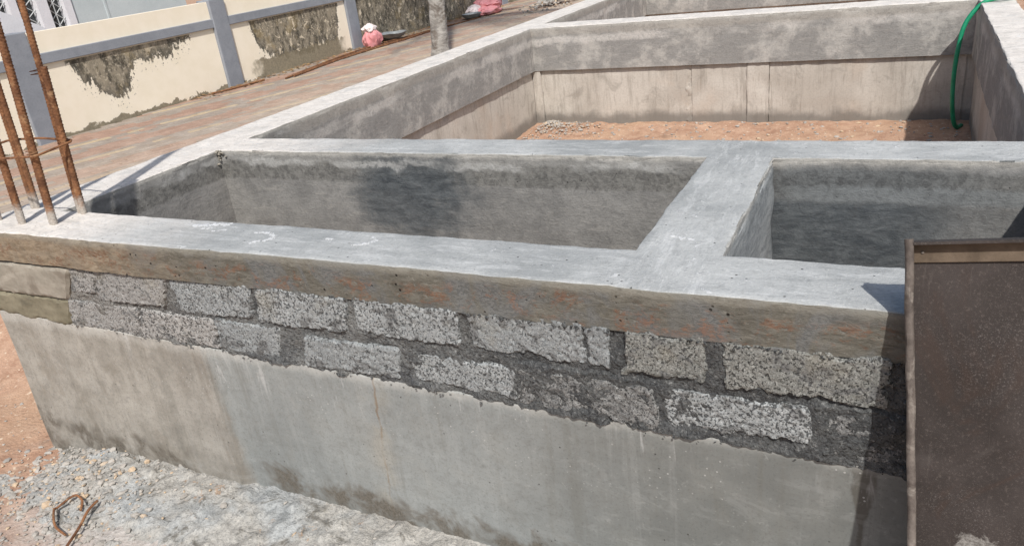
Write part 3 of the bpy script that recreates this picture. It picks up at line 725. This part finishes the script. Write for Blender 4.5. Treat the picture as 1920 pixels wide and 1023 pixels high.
# the blocks, each measured from the photograph: TL TR BR BL as (x, z)
BL = [
    ('blockw', [(.625, -.150), (.772, -.148), (.745, -.245), (.590, -.246)]), ('blockw', [(.785, -.140), (1.19, -.140), (1.13, -.258), (.745, -.272)]),
    ('block', [(1.207, -.140), (1.61, -.128), (1.578, -.258), (1.222, -.273)]), ('block', [(1.648, -.132), (2.03, -.132), (1.997, -.260), (1.612, -.265)]),
    ('block', [(2.060, -.132), (2.448, -.132), (2.438, -.250), (2.056, -.248)]), ('block', [(2.480, -.131), (2.846, -.130), (2.856, -.256), (2.498, -.244)]),
    ('block', [(2.867, -.133), (2.930, -.134), (2.920, -.262), (2.872, -.250)]), ('blockg', [(2.985, -.132), (3.190, -.130), (3.196, -.256), (2.972, -.262)]),
    ('blockg', [(3.250, -.138), (3.630, -.126), (3.636, -.262), (3.256, -.262)]), ('blockg', [(3.69, -.13), (4.06, -.13), (4.06, -.262), (3.69, -.262)]),
    ('blockw', [(.540, -.300), (.962, -.294), (.910, -.420), (.505, -.413)]), ('blockw', [(.980, -.293), (1.378, -.294), (1.366, -.410), (.945, -.414)]),
    ('block', [(1.388, -.292), (1.695, -.292), (1.660, -.414), (1.380, -.405)]), ('block', [(1.815, -.306), (2.200, -.302), (2.184, -.410), (1.790, -.420)]),
    ('block', [(2.234, -.312), (2.622, -.306), (2.612, -.412), (2.256, -.404)]), ('blockd', [(2.640, -.308), (3.060, -.308), (3.056, -.430), (2.630, -.426)]),
    ('block', [(3.074, -.308), (3.452, -.296), (3.464, -.403), (3.102, -.418)]), ('blockd', [(3.480, -.306), (3.70, -.306), (3.70, -.432), (3.484, -.428)]),
]
for bi, (mk, q) in enumerate(BL):
    q = [(q[0][0] - .008, q[0][1] + .006), (q[1][0] + .008, q[1][1] + .006), (q[2][0] + .008, q[2][1] - .007), (q[3][0] - .008, q[3][1] - .007)]
    w = max(q[1][0] - q[0][0], q[2][0] - q[3][0]); h = max(q[0][1] - q[3][1], q[1][1] - q[2][1])
    nu, nv = max(8, int(w / .0055)), max(8, int(h / .0055)); V, F = [], []
    face = -.006 + random.uniform(-.003, .003); tlt = random.uniform(-.01, .01)
    for j in range(nv + 1):
        for i in range(nu + 1):
            u, v = i / nu, j / nv
            x = (1 - v) * ((1 - u) * q[0][0] + u * q[1][0]) + v * ((1 - u) * q[3][0] + u * q[2][0])
            z = (1 - v) * ((1 - u) * q[0][1] + u * q[1][1]) + v * ((1 - u) * q[3][1] + u * q[2][1])
            e = min(u * w, (1 - u) * w, v * h, (1 - v) * h)
            cx_ = min(u * w, (1 - u) * w); cz_ = min(v * h, (1 - v) * h)
            if cx_ < .014 and cz_ < .014: e = min(e, .014 - math.hypot(.014 - cx_, .014 - cz_))
            e += (.010 + .010 * sstep(2.2, 2.9, x)) * fbm(x, bi, z, 14, 3) + .007 * fbm(x, bi, z, 60, 2) + .003
            t = sstep(-.002, .010, e)
            f1 = noise.voronoi(Vector((x * 105, bi * 3.1, z * 105)))[0][0]
            f2 = max(0, fbm(x, bi, z, 55, 2))
            y = (face + tlt * (u - .5) + .0045 * f1 + .006 * f2 - .002 * fbm(x, bi, z, 9)) * t + .017 * (1 - t)
            if mk == 'blockd': y += .006 * fbm(x, 1, z, 30, 3) * t + .003
            V.append((x, y, z))
    n1 = nu + 1
    for j in range(nv):
        for i in range(nu): F.append((j * n1 + i, (j + 1) * n1 + i, (j + 1) * n1 + i + 1, j * n1 + i + 1))
    rim_ = [i for i in range(n1)] + [j * n1 + nu for j in range(1, nv + 1)] + [nv * n1 + i for i in range(nu - 1, -1, -1)] + [j * n1 for j in range(nv - 1, 0, -1)]
    b0 = len(V)
    for k in rim_: V.append((V[k][0], .12, V[k][2]))
    m_ = len(rim_)
    for k in range(m_): F.append((rim_[k], rim_[(k + 1) % m_], b0 + (k + 1) % m_, b0 + k))
    F.append(tuple(b0 + k for k in range(m_)))
    mesh('concrete_block', V, F, M[mk], FND, True)

# plain rendered stub of the corner column, in two lifts
def lift(name, q, y, mat, lab):
    w, h = q[1][0] - q[0][0], q[0][1] - q[3][1]; nu, nv = 50, 14; V, F = [], []
    for j in range(nv + 1):
        for i in range(nu + 1):
            u, v = i / nu, j / nv
            x = (1 - v) * ((1 - u) * q[0][0] + u * q[1][0]) + v * ((1 - u) * q[3][0] + u * q[2][0])
            z = (1 - v) * ((1 - u) * q[0][1] + u * q[1][1]) + v * ((1 - u) * q[3][1] + u * q[2][1])
            e = min((1 - u) * w, v * h, (1 - v) * h) + .012 * fbm(x, 1, z, 16, 3)
            V.append((x + .004 * nz(x, 0, z, 30), y + .012 * (1 - sstep(.0, .008, e)) - .005 * fbm(x, 4, z, 8) - .002 * fbm(x, 2, z, 40, 2), z))
    n1 = nu + 1
    for j in range(nv):
        for i in range(nu): F.append((j * n1 + i, (j + 1) * n1 + i, (j + 1) * n1 + i + 1, j * n1 + i + 1))
    rim_ = [i for i in range(n1)] + [j * n1 + nu for j in range(1, nv + 1)] + [nv * n1 + i for i in range(nu - 1, -1, -1)] + [j * n1 for j in range(nv - 1, 0, -1)]
    b0 = len(V)
    for k in rim_: V.append((V[k][0], .10, V[k][2]))
    m_ = len(rim_)
    for k in range(m_): F.append((rim_[k], rim_[(k + 1) % m_], b0 + (k + 1) % m_, b0 + k))
    F.append(tuple(b0 + k for k in range(m_)))
    tag(mesh(name, V, F, mat, FND, True), lab)
lift('column_lift', [(-.006, -.146), (.628, -.146), (.548, -.296), (-.006, -.300)], -.012, M['stubu'], 'smooth beige render over the corner column, upper lift')
lift('column_lift', [(-.008, -.304), (.545, -.299), (.498, -.421), (-.008, -.410)], -.008, M['stubl'], 'olive brown render over the corner column, lower lift')

# dabs of cement left on the beam
def dab(pts, r):
    P = catmull(pts, 8); V, F = [], []
    for p in P:
        for _ in range(2):
            c = p + Vector((random.gauss(0, r * .5), random.gauss(0, r * .5), 0)); rr = r * random.uniform(.15, .75); n = 7; o = len(V)
            zt = .0045 * (fbm(c.x, c.y, 0, 5) * .6 + fbm(c.x, c.y, 3, 22, 2) * .4) + random.uniform(.0012, .0022)
            for k in range(n):
                a = 2 * math.pi * k / n; q = rr * random.uniform(.5, 1.3)
                V.append((c.x + q * math.cos(a), c.y + q * math.sin(a), zt)); V.append((c.x + q * 1.15 * math.cos(a), c.y + q * 1.15 * math.sin(a), zt - .006))
            F.append(tuple(o + 2 * k for k in range(n)))
            for k in range(n): F.append((o + 2 * k, o + 2 * k + 1, o + 2 * ((k + 1) % n) + 1, o + 2 * ((k + 1) % n)))
    tag(mesh('cement_dab', V, F, M['splash'], FND), 'white dab of lime on the beam top')
for pts, r in (([(1.53, .170, 0), (1.58, .172, 0), (1.632, .150, 0), (1.64, .120, 0), (1.60, .098, 0), (1.585, .082, 0)], .008),
               ([(1.20, .19, 0), (1.25, .20, 0), (1.30, .215, 0), (1.34, .222, 0)], .014), ([(1.26, .165, 0), (1.30, .182, 0)], .007),
               ([(1.33, .15, 0), (1.37, .165, 0), (1.385, .17, 0)], .005), ([(2.03, .20, 0), (2.06, .178, 0), (2.03, .14, 0)], .007), ([(2.0, .13, 0), (2.03, .14, 0)], .006),
               ([(1.86, .16, 0), (1.885, .165, 0)], .007), ([(2.93, 0.93, 0), (2.97, 1.0, 0)], .008), ([(3.13, .42, 0), (3.16, .55, 0), (3.15, .62, 0)], .008),
               ([(3.08, .35, 0), (3.02, .36, 0)], .010), ([(.44, .94, 0), (.36, 1.17, 0), (.31, 1.24, 0)], .006)):
    if pts[0][0] in (.44, 2.93, 3.13): continue
    dab(pts, r)
# crumbs of mortar in the inner corner and on the joint line
cc = [(W1 + abs(random.gauss(0, .022)), Y1 - abs(random.gauss(0, .012)) + .004, -abs(random.gauss(0, .03)), random.uniform(.004, .010)) for _ in range(60)]
o = chips('corner_crumbs', cc, FND); o.data.materials.clear(); o.data.materials.append(M['stubu']); tag(o, 'pale crumbs of cement in the inner corner', kind='stuff')
cr = [(x, mort_y(x, h2x(x) + .004) - .006, h2x(x) - random.uniform(-.004, .012), random.uniform(.002, .006)) for x in [random.uniform(.45, 3.9) for _ in range(60)]]
cr += [(x, -.004, -.136 + random.uniform(-.006, .004), random.uniform(.003, .006)) for x in [random.uniform(.6, 3.9) for _ in range(200)]]
o = chips('mortar_crumbs', cr, FND); o.data.materials.clear(); o.data.materials.append(M['mortar']); tag(o, 'crumbs of mortar stuck along the joints', kind='stuff')

# ---------------------------------------------------------------- starter bars of the corner column
CAGE = empty('rebar_cage', (.28, .17, 0), 'rusty ribbed column starter bars tied with a stirrup at the left corner', 'rebar')
def bar(base, lean, h, r, ribbed=True, z0=-.06, name='bar', root=CAGE, lab=None):
    n = int(h / .0045) if ribbed else 24; pts = []
    for i in range(n + 1):
        t = i / n; z = z0 + (h - z0) * t
        pts.append((base[0] + lean[0] * z + .004 * math.sin(z * 5 + base[0] * 9), base[1] + lean[1] * z, z))
    hh = (h - z0) / n
    rad = (lambda i, a: r * (.94 + .22 * max(0, math.sin(a * 2 + i * hh * 2 * math.pi / .013)))) if ribbed else r
    V, F = tube_data(pts, rad, 12 if ribbed else 10)
    o = attach(mesh(name, V, F, M['rust'], None, True), root)
    if lab: o['label'] = lab
bar((.462, .236), (.115, -.0), 1.5, .0125, lab='ribbed bar running on upwards')
bar((.492, .230), (.115, -.0), .62, .0135, lab='lapped bar that stops short')
bar((.478, .100), (.135, .0), 1.45, .0135); bar((.456, .104), (.135, .006), 1.40, .0115)
bar((.276, .088), (.145, .0), 1.45, .0125); bar((.258, .090), (.145, .0), .9, .0115)
bar((.110, .250), (.115, .0), 1.4, .0125); bar((.134, .252), (.115, .0), .75, .0115)
bar((.092, .098), (.12, .0), 1.35, .0125)
st = [(.545, .262, .315), (.558, .075, .302), (.30, .062, .292), (.085, .074, .300), (.09, .275, .312), (.30, .282, .318)]
stp = []
for i in range(len(st)):
    a, b = Vector(st[i]), Vector(st[(i + 1) % len(st)])
    for k in range(6): stp.append(a.lerp(b, (k + .5) / 6))
V, F = tube_data(stp, .0048, 8, True); attach(mesh('stirrup', V, F, M['rust'], None, True), CAGE)
for (x, y, z) in ((.513, .236, .31), (.522, .09, .30), (.50, .235, .585)):
    pp = [(x + .02 * math.cos(a) , y + .02 * math.sin(a), z + .002 * a) for a in [k * .5 for k in range(26)]]
    V, F = tube_data(pp, .0017, 5); attach(mesh('tie_wire', V, F, M['rust'], None, True), CAGE)

# loose bent stirrup on the ground
gz = lambda x, y, d=.012: (x, y, max(ground_h(x, y), spill_h(x, y) if x > -.09 else -9) + d)
ring = [(.560, -.395), (.60, -.335), (.655, -.322), (.69, -.345), (.742, -.46)]
pts = catmull([gz(.735, -.305, .035), gz(.742, -.36, .03), gz(.775, -.43, .03), gz(.815, -.52, .02)], 6)
LS = empty('bent_stirrup', (.68, -.4, -1.1), 'small rusty bent stirrup lying on the stone chips below the wall', 'rebar')
V, F = tube_data(pts, .0055, 8); attach(mesh('bar', V, F, M['rust'], None, True), LS)
pts = catmull([gz(.735, -.47, .02), gz(.655, -.455, .03), gz(.573, -.40, .03), gz(.566, -.375, .032), gz(.60, -.335, .034), gz(.625, -.318, .036), gz(.66, -.325, .03), gz(.69, -.36, .02)], 6)
V, F = tube_data(pts, .005, 8); attach(mesh('bar', V, F, M['rust'], None, True), LS)

# ---------------------------------------------------------------- steel tray leaning on the front wall
TR = empty('steel_tray', (3.95, -.6, -1.1), 'dark brown steel tray with raised rim leaning on the front wall', 'steel tray')
top_l, bot_l = Vector((3.637, .020, .172)), Vector((3.758, -.335, -1.10))
down = (bot_l - top_l); Lg = down.length; down.normalize()
side = Vector((1, 0, .018)); side = (side - down * side.dot(down)).normalized()
nrm = side.cross(down); nrm.normalize()
if nrm.y > 0: nrm = -nrm                     # towards the camera side
def tpt(u, v, w): return top_l + side * u + down * v + nrm * w
def tbox(name, u0, u1, v0, v1, w0, w1, mat, nu=1, nv=1, wav=0.0, bev=.0):
    v, f = box_data(u0, u1, v0, v1, w0, w1, bev)
    V = [tuple(tpt(a + wav * nz(a, b, 1, 6), b, c + wav * nz(a, b, 0, 5))) for a, b, c in v]
    return attach(mesh(name, V, f, mat, None, False, recalc=True), TR)
Wd = .66
V, F = [], []
NU, NV = 34, 70
for w0 in (0, -.004):
    for j in range(NV + 1):
        for i in range(NU + 1):
            u, v = .010 + (Wd - .020) * i / NU, .010 + (Lg - .020) * j / NV
            ed = min(1, min(i, NU - i, j, NV - j) / 4)
            V.append(tuple(tpt(u, v, w0 + ed * (.006 * fbm(u, v, 1, 4, 2) + .002 * fbm(u, v, 6, 15, 2)))))
o1 = (NU + 1) * (NV + 1)
for j in range(NV):
    for i in range(NU):
        a = j * (NU + 1) + i; F.append((a, a + NU + 1, a + NU + 2, a + 1)); F.append((o1 + a, o1 + a + 1, o1 + a + NU + 2, o1 + a + NU + 1))
attach(mesh('panel', V, F, M['sheet'], None, True), TR)
pts = [tpt(.006 + .0022 * nz(i * .21, 0, 0, 1), -.004 + i * (Lg + .006) / 60, .028 + .002 * nz(i * .3, 3, 0, 1)) for i in range(61)]
V, F = tube_data(pts, lambda i, a: .0095 * (1 + .10 * nz(i * .6, math.cos(a), math.sin(a), 1)), 10); attach(mesh('side_rim', V, F, M['rim'], None, True), TR)
tbox('side_flange', -.002, .010, .0, Lg, -.006, .022, M['rim'])
tbox('side_rim', Wd - .016, Wd + .004, -.004, Lg + .002, .0225, .034, M['rim'], bev=.004)
tbox('side_flange', Wd - .010, Wd + .002, .0, Lg, -.006, .022, M['rim'])
tbox('top_flange', .010, Wd - .010, .003, .009, -.006, .034, M['sheet'])
tbox('top_strip', .012, Wd - .012, .0095, .052, .001, .006, M['strip'], bev=.0015)
tbox('bottom_flange', .010, Wd - .010, Lg - .010, Lg - .002, -.006, .030, M['sheet'])
for u in (.03, .36):
    v, f = box_data(u, u + .006, .026, .032, .006, .009, .0015)
    attach(mesh('rivet', [tuple(tpt(*q)) for q in v], f, M['rim'], None), TR)

# ---------------------------------------------------------------- green hose over the right wall
hp = [(5.2, 5.35, -.45), (4.75, 5.24, -.18), (4.42, 5.16, .03), (4.24, 5.12, .028), (4.12, 5.10, .014), (4.045, 5.08, -.045), (3.985, 5.05, -.15), (3.962, 5.02, -.29), (3.952, 5.0, -.46), (3.955, 4.99, -.62), (3.968, 5.0, -.76), (3.99, 5.03, -.875), (4.02, 5.08, -.925), (4.05, 5.16, -.93)]
V, F = tube_data(catmull(hp, 10), .0165, 12)
tag(mesh('garden_hose', V, F, M['hose'], None, True), 'green rubber hose hanging over the right wall into the large pit', 'hose')

# ---------------------------------------------------------------- boundary wall
XB = -5.42
BW = empty('boundary_wall', (XB, 5, LANE), 'cream boundary wall with mould stains, grey-blue rail and pillars', 'boundary wall')
pil = [.75, 3.72, 6.80, 9.92, 13.0, 16.1, 19.2, 22.3, 25.4]
PWD = .30
def at(name, *a, **k): return attach(box(name, *a, **k), BW)
for i, y in enumerate(pil):
    at('pillar', XB - .20, XB + .045, y, y + PWD, LANE - .1, .495, M['rail'], bev=.012)
for a, b in zip(pil[:-1], pil[1:]):
    y0, y1 = a + PWD - .01, b + .01
    at('wall_panel', XB - .15, XB, y0, y1, LANE - .1, .47, M['cream'])
    at('rail', XB - .02, XB + .035, y0, y1, .112, .235, M['rail'], bev=.008)
at('wall_panel', XB - .15, XB, -4.0, pil[0] + .01, LANE - .1, .47, M['cream'])
at('rail', XB - .02, XB + .035, -4.0, pil[0] + .01, .112, .235, M['rail'], bev=.008)

# ---------------------------------------------------------------- neighbour's house
XH = -8.5
NH = empty('neighbour_house', (XH, 5, LANE), 'pale blue house with white framed grille window behind the boundary wall', 'house')
def hb(name, *a, parent=None, **k):
    o = attach(box(name, *a, **k), NH)
    if parent: o.parent = parent; o.matrix_parent_inverse = Matrix.Identity(4)
    return o
hb('wall', XH - 5, XH, -1, 5.55, LANE - .3, 2.9, M['hwall']); hb('wall', XH - 5, XH, 6.90, 9.24, LANE - .3, 2.9, M['hwall'])
hb('wall', XH - 5, XH, 5.54, 6.91, LANE - .3, .20, M['hwall']); hb('wall', XH - 5, XH, 5.54, 6.91, 1.7, 2.9, M['hwall'])
hb('wall', XH - 5, XH - .14, 5.54, 6.91, .19, 1.71, M['hwall'])
hb('roof', XH - 5.4, XH + .5, -1.5, 9.7, 2.88, 3.02, M['tile'])
hb('plaster_strip', XH - .01, XH + .012, 7.52, 7.56, LANE, 2.8, M['hwall'])
wf = hb('window', XH - .13, XH - .115, 5.56, 6.89, .21, 1.69, M['glass'])
for (a, b) in ((5.54, 5.66), (5.90, 6.03), (6.34, 6.52), (6.79, 6.92)):
    hb('frame', XH - .11, XH + .03, a, b, .20, 1.70, M['hwhite'], parent=wf)
hb('frame', XH - .10, XH + .04, 5.54, 6.92, .15, .23, M['hwhite'], parent=wf); hb('frame', XH - .10, XH + .04, 5.54, 6.92, 1.66, 1.74, M['hwhite'], parent=wf)
for (a, b) in ((5.66, 5.90), (6.03, 6.34), (6.52, 6.79)):
    V, F = [], []
    def rod(p, q):
        v, f = tube_data([p, q], .008, 5); o = len(V); V.extend(v); F.extend(tuple(i + o for i in t) for t in f)
    w = (b - a)
    for k in range(-1, 9):
        z = .25 + k * .17
        for (ya, yb) in ((a, b), (b, a)):
            z0_, z1_ = z, z + .22
            if z0_ < .23: continue
            if z1_ > 1.66: continue
            rod((XH - .05, ya, z0_), (XH - .05, yb, z1_))
    rod((XH - .05, (a + b) / 2, .23), (XH - .05, (a + b) / 2, 1.66))
    o = attach(mesh('grille', V, F, M['iron'], None, True), NH); o.parent = wf; o.matrix_parent_inverse = Matrix.Identity(4)
# sloped white parapet in front of the house
prof = [(3.2, 1.02), (3.9, .93), (4.3, .83), (4.583, .719), (4.701, .664), (4.842, .585), (5.002, .502), (5.159, .397), (5.35, .25), (5.4, -.9), (3.2, -.9)]
V = [(-6.6, y, z) for y, z in prof] + [(-6.78, y, z) for y, z in prof]; k = len(prof)
F = [tuple(range(k)), tuple(range(2 * k - 1, k - 1, -1))] + [(i, k + i, k + (i + 1) % k, (i + 1) % k) for i in range(k)]
tag(mesh('parapet_wall', V, F, M['hwhite'], None, recalc=True), 'white sloping parapet between the boundary wall and the blue house', 'parapet')

# ---------------------------------------------------------------- palm at the lane
PB = Vector((-2.172, 7.62, LANE))
PT = empty('palm_tree', PB, 'grey-brown palm trunk standing on the lane behind the left wall', 'palm tree')
pts = [(PB.x + .006 * math.sin(z * .9) + .06 * z, PB.y + .01 * z, LANE - .1 + z) for z in [k * .04 for k in range(200)]]
def prad(i, a):
    z = i * .04
    r = .112 - .004 * min(z, 5) + .05 * math.exp(-z * 3.0)
    return r * (1 + .03 * math.sin(i * 1.05) + .10 * nz(math.cos(a) * 3, math.sin(a) * 3, z * 5, 1) + .09 * nz(math.cos(a) * 8, math.sin(a) * 8, z * 9, 1))
V, F = tube_data(pts, prad, 30); attach(mesh('trunk', V, F, M['bark'], None, True), PT)
V, F = [], []
tipp = Vector(pts[-1])
for k in range(18):
    az = k * 2.4; el = random.uniform(-.1, 1.1); Ln = random.uniform(2.4, 3.0)
    d = Vector((math.cos(az), math.sin(az), 0)); sidev = Vector((-d.y, d.x, 0)); sp_ = []
    for i in range(15):
        t = i / 14; sp_.append(tipp + d * Ln * t * math.cos(el * (1 - .3 * t)) + Vector((0, 0, Ln * (t * math.sin(el) - .75 * t * t))))
    v, f = tube_data(sp_, lambda i, a: .03 * (1 - i / 16), 5); o = len(V); V += v; F += [tuple(q + o for q in t) for t in f]
    for i in range(1, 15):
        for s in (-1, 1):
            for j in range(2):
                p = sp_[i].lerp(sp_[i - 1], j / 2); ll = .62 * math.sin(math.pi * (i + .5) / 16) + .1
                e = p + sidev * s * ll * .8 + d * ll * .35 + Vector((0, 0, -ll * .35)); wv = d * .03; o = len(V)
                V += [tuple(p - wv), tuple(p + wv), tuple(e)]; F.append((o, o + 1, o + 2))
attach(mesh('crown', V, F, M['frond'], None), PT)

# ---------------------------------------------------------------- things left at the foot of the wall
def blob(name, c, sx, sy, sz, mat, seed, wr=.16, pinch=0.0, root=None, flat=True):
    bm = bmesh.new(); bmesh.ops.create_icosphere(bm, subdivisions=4, radius=1)
    V = []
    for v in bm.verts:
        p = v.co.copy(); k = 1 + wr * fbm(p.x, p.y + seed, p.z, 1.5, 3) + wr * .5 * abs(fbm(p.x + seed, p.y, p.z, 4.0, 2))
        z = p.z * k
        an = math.atan2(p.y, p.x); k *= 1 + .07 * math.sin(an * 5 + seed + 2.5 * p.z) + .05 * math.sin(an * 11 + seed * 2 + 3 * p.z)
        sq = (abs(math.cos(an)) ** 4 + abs(math.sin(an)) ** 4) ** -.25; k *= 1 + .5 * (sq - 1) * (1 - abs(p.z))
        w = 1 - pinch * sstep(.15, .95, p.z)
        q = Vector((p.x * k * sx * w, p.y * k * sy * w, z * sz))
        if flat: q.z = max(q.z, -sz * .82)
        v.co = q + Vector(c)
    me = bpy.data.meshes.new(name); bm.to_mesh(me); bm.free()
    o = link(name, me, mat, None, True)
    return attach(o, root) if root else o
sk = empty('pink_sack', (-5.12, 10.16, LANE), 'upright pink sack with pale knotted top standing by the boundary wall', 'sack')
blob('body', (-5.12, 10.16, LANE + .155), .15, .165, .20, M['sack'], 3, .22, .30, sk)
blob('tied_top', (-5.13, 10.14, LANE + .335), .115, .12, .085, M['sackw'], 8, .3, .55, sk, False)
sk = empty('pink_sack', (-4.88, 14.35, LANE), 'crumpled pink sacking lying in folds beside the farther pan', 'sack')
blob('lower_fold', (-4.82, 14.2, LANE + .08), .24, .40, .10, M['sack'], 12, .2, 0, sk)
blob('upper_fold', (-4.92, 14.5, LANE + .21), .25, .44, .17, M['sack'], 21, .25, .2, sk)
blob('pale_fold', (-5.02, 13.95, LANE + .12), .14, .22, .14, M['sackw'], 31, .28, .3, sk)
def pan(c, r, lab):
    prof = [(0, .0), (r * .55, .0), (r * .8, .03), (r * .97, .085), (r * 1.03, .095), (r * 1.03, .10), (r * .95, .095), (r * .78, .045), (r * .5, .05), (0, .062)]
    V, F = [], []; seg = 28
    for (q, z) in prof:
        for k in range(seg):
            a = 2 * math.pi * k / seg; jj = 1 + .03 * nz(math.cos(a), math.sin(a), q * 5, 2)
            V.append((c[0] + q * jj * math.cos(a), c[1] + q * jj * math.sin(a), c[2] + z + .02 * nz(math.cos(a) * q * 4, math.sin(a) * q * 4, c[1], 1) * (z > .04)))
    for i in range(len(prof) - 1):
        for k in range(seg): F.append((i * seg + k, i * seg + (k + 1) % seg, (i + 1) * seg + (k + 1) % seg, (i + 1) * seg + k))
    return tag(mesh('mixing_pan', V, F, M['pan'], None, True, recalc=True), lab, 'pan', 'mortar pans by the boundary wall')
pan((-5.14, 10.88, LANE + .05), .25, 'grey mortar pan beside the upright pink sack')
pan((-4.86, 13.50, LANE + .02), .22, 'grey mortar pan in front of the crumpled pink sacking')
# steel rods lying along the foot of the wall
rods = [([(-4.78, 7.4, 0), (-5.02, 8.9, .01), (-5.08, 10.1, .015), (-4.98, 11.2, .01), (-4.92, 12.3, 0)], 'uppermost of the rusty rods lying along the foot of the boundary wall'),
        ([(-4.74, 7.3, 0), (-4.95, 8.8, .0), (-5.0, 10.0, .0), (-4.93, 11.1, .0), (-4.80, 12.6, 0)], 'middle of the rusty rods lying along the foot of the boundary wall'),
        ([(-4.70, 7.45, 0), (-4.88, 8.7, .0), (-4.90, 9.9, .0), (-4.85, 10.9, .0), (-4.9, 11.9, 0)], 'rusty rod lying nearest the lane of those along the boundary wall'),
        ([(-4.95, 12.2, 0), (-4.78, 12.9, 0), (-4.7, 13.6, 0)], 'short rusty rod beyond the palm trunk'),
        ([(-5.30, 6.35, 0), (-5.18, 6.75, 0), (-5.12, 7.25, 0)], 'short brown stick on the pavers below the second pillar')]
for p, l in rods:
    V, F = tube_data(catmull([(x, y, LANE + .016 + z) for x, y, z in p], 6), .013, 7)
    tag(mesh('steel_rod', V, F, M['rust'], None, True), l, 'rod', 'rods along the boundary wall')
# leaf litter along the wall
V, F = [], []
for _ in range(900):
    y = random.uniform(6, 16); x = -5.40 + abs(random.gauss(0, .16)) ; a = random.uniform(0, 6.3); s = random.uniform(.015, .05); z = LANE + random.uniform(.003, .02); o = len(V)
    u = Vector((math.cos(a), math.sin(a), random.uniform(-.3, .3))) * s; w = Vector((-math.sin(a), math.cos(a), random.uniform(-.3, .3))) * s * .4; p = Vector((x, y, z))
    V += [tuple(p - u), tuple(p + w), tuple(p + u), tuple(p - w)]; F.append((o, o + 1, o + 2, o + 3))
tag(mesh('leaf_litter', V, F, M['dry']), 'dry brown litter along the foot of the boundary wall', 'litter', kind='stuff')
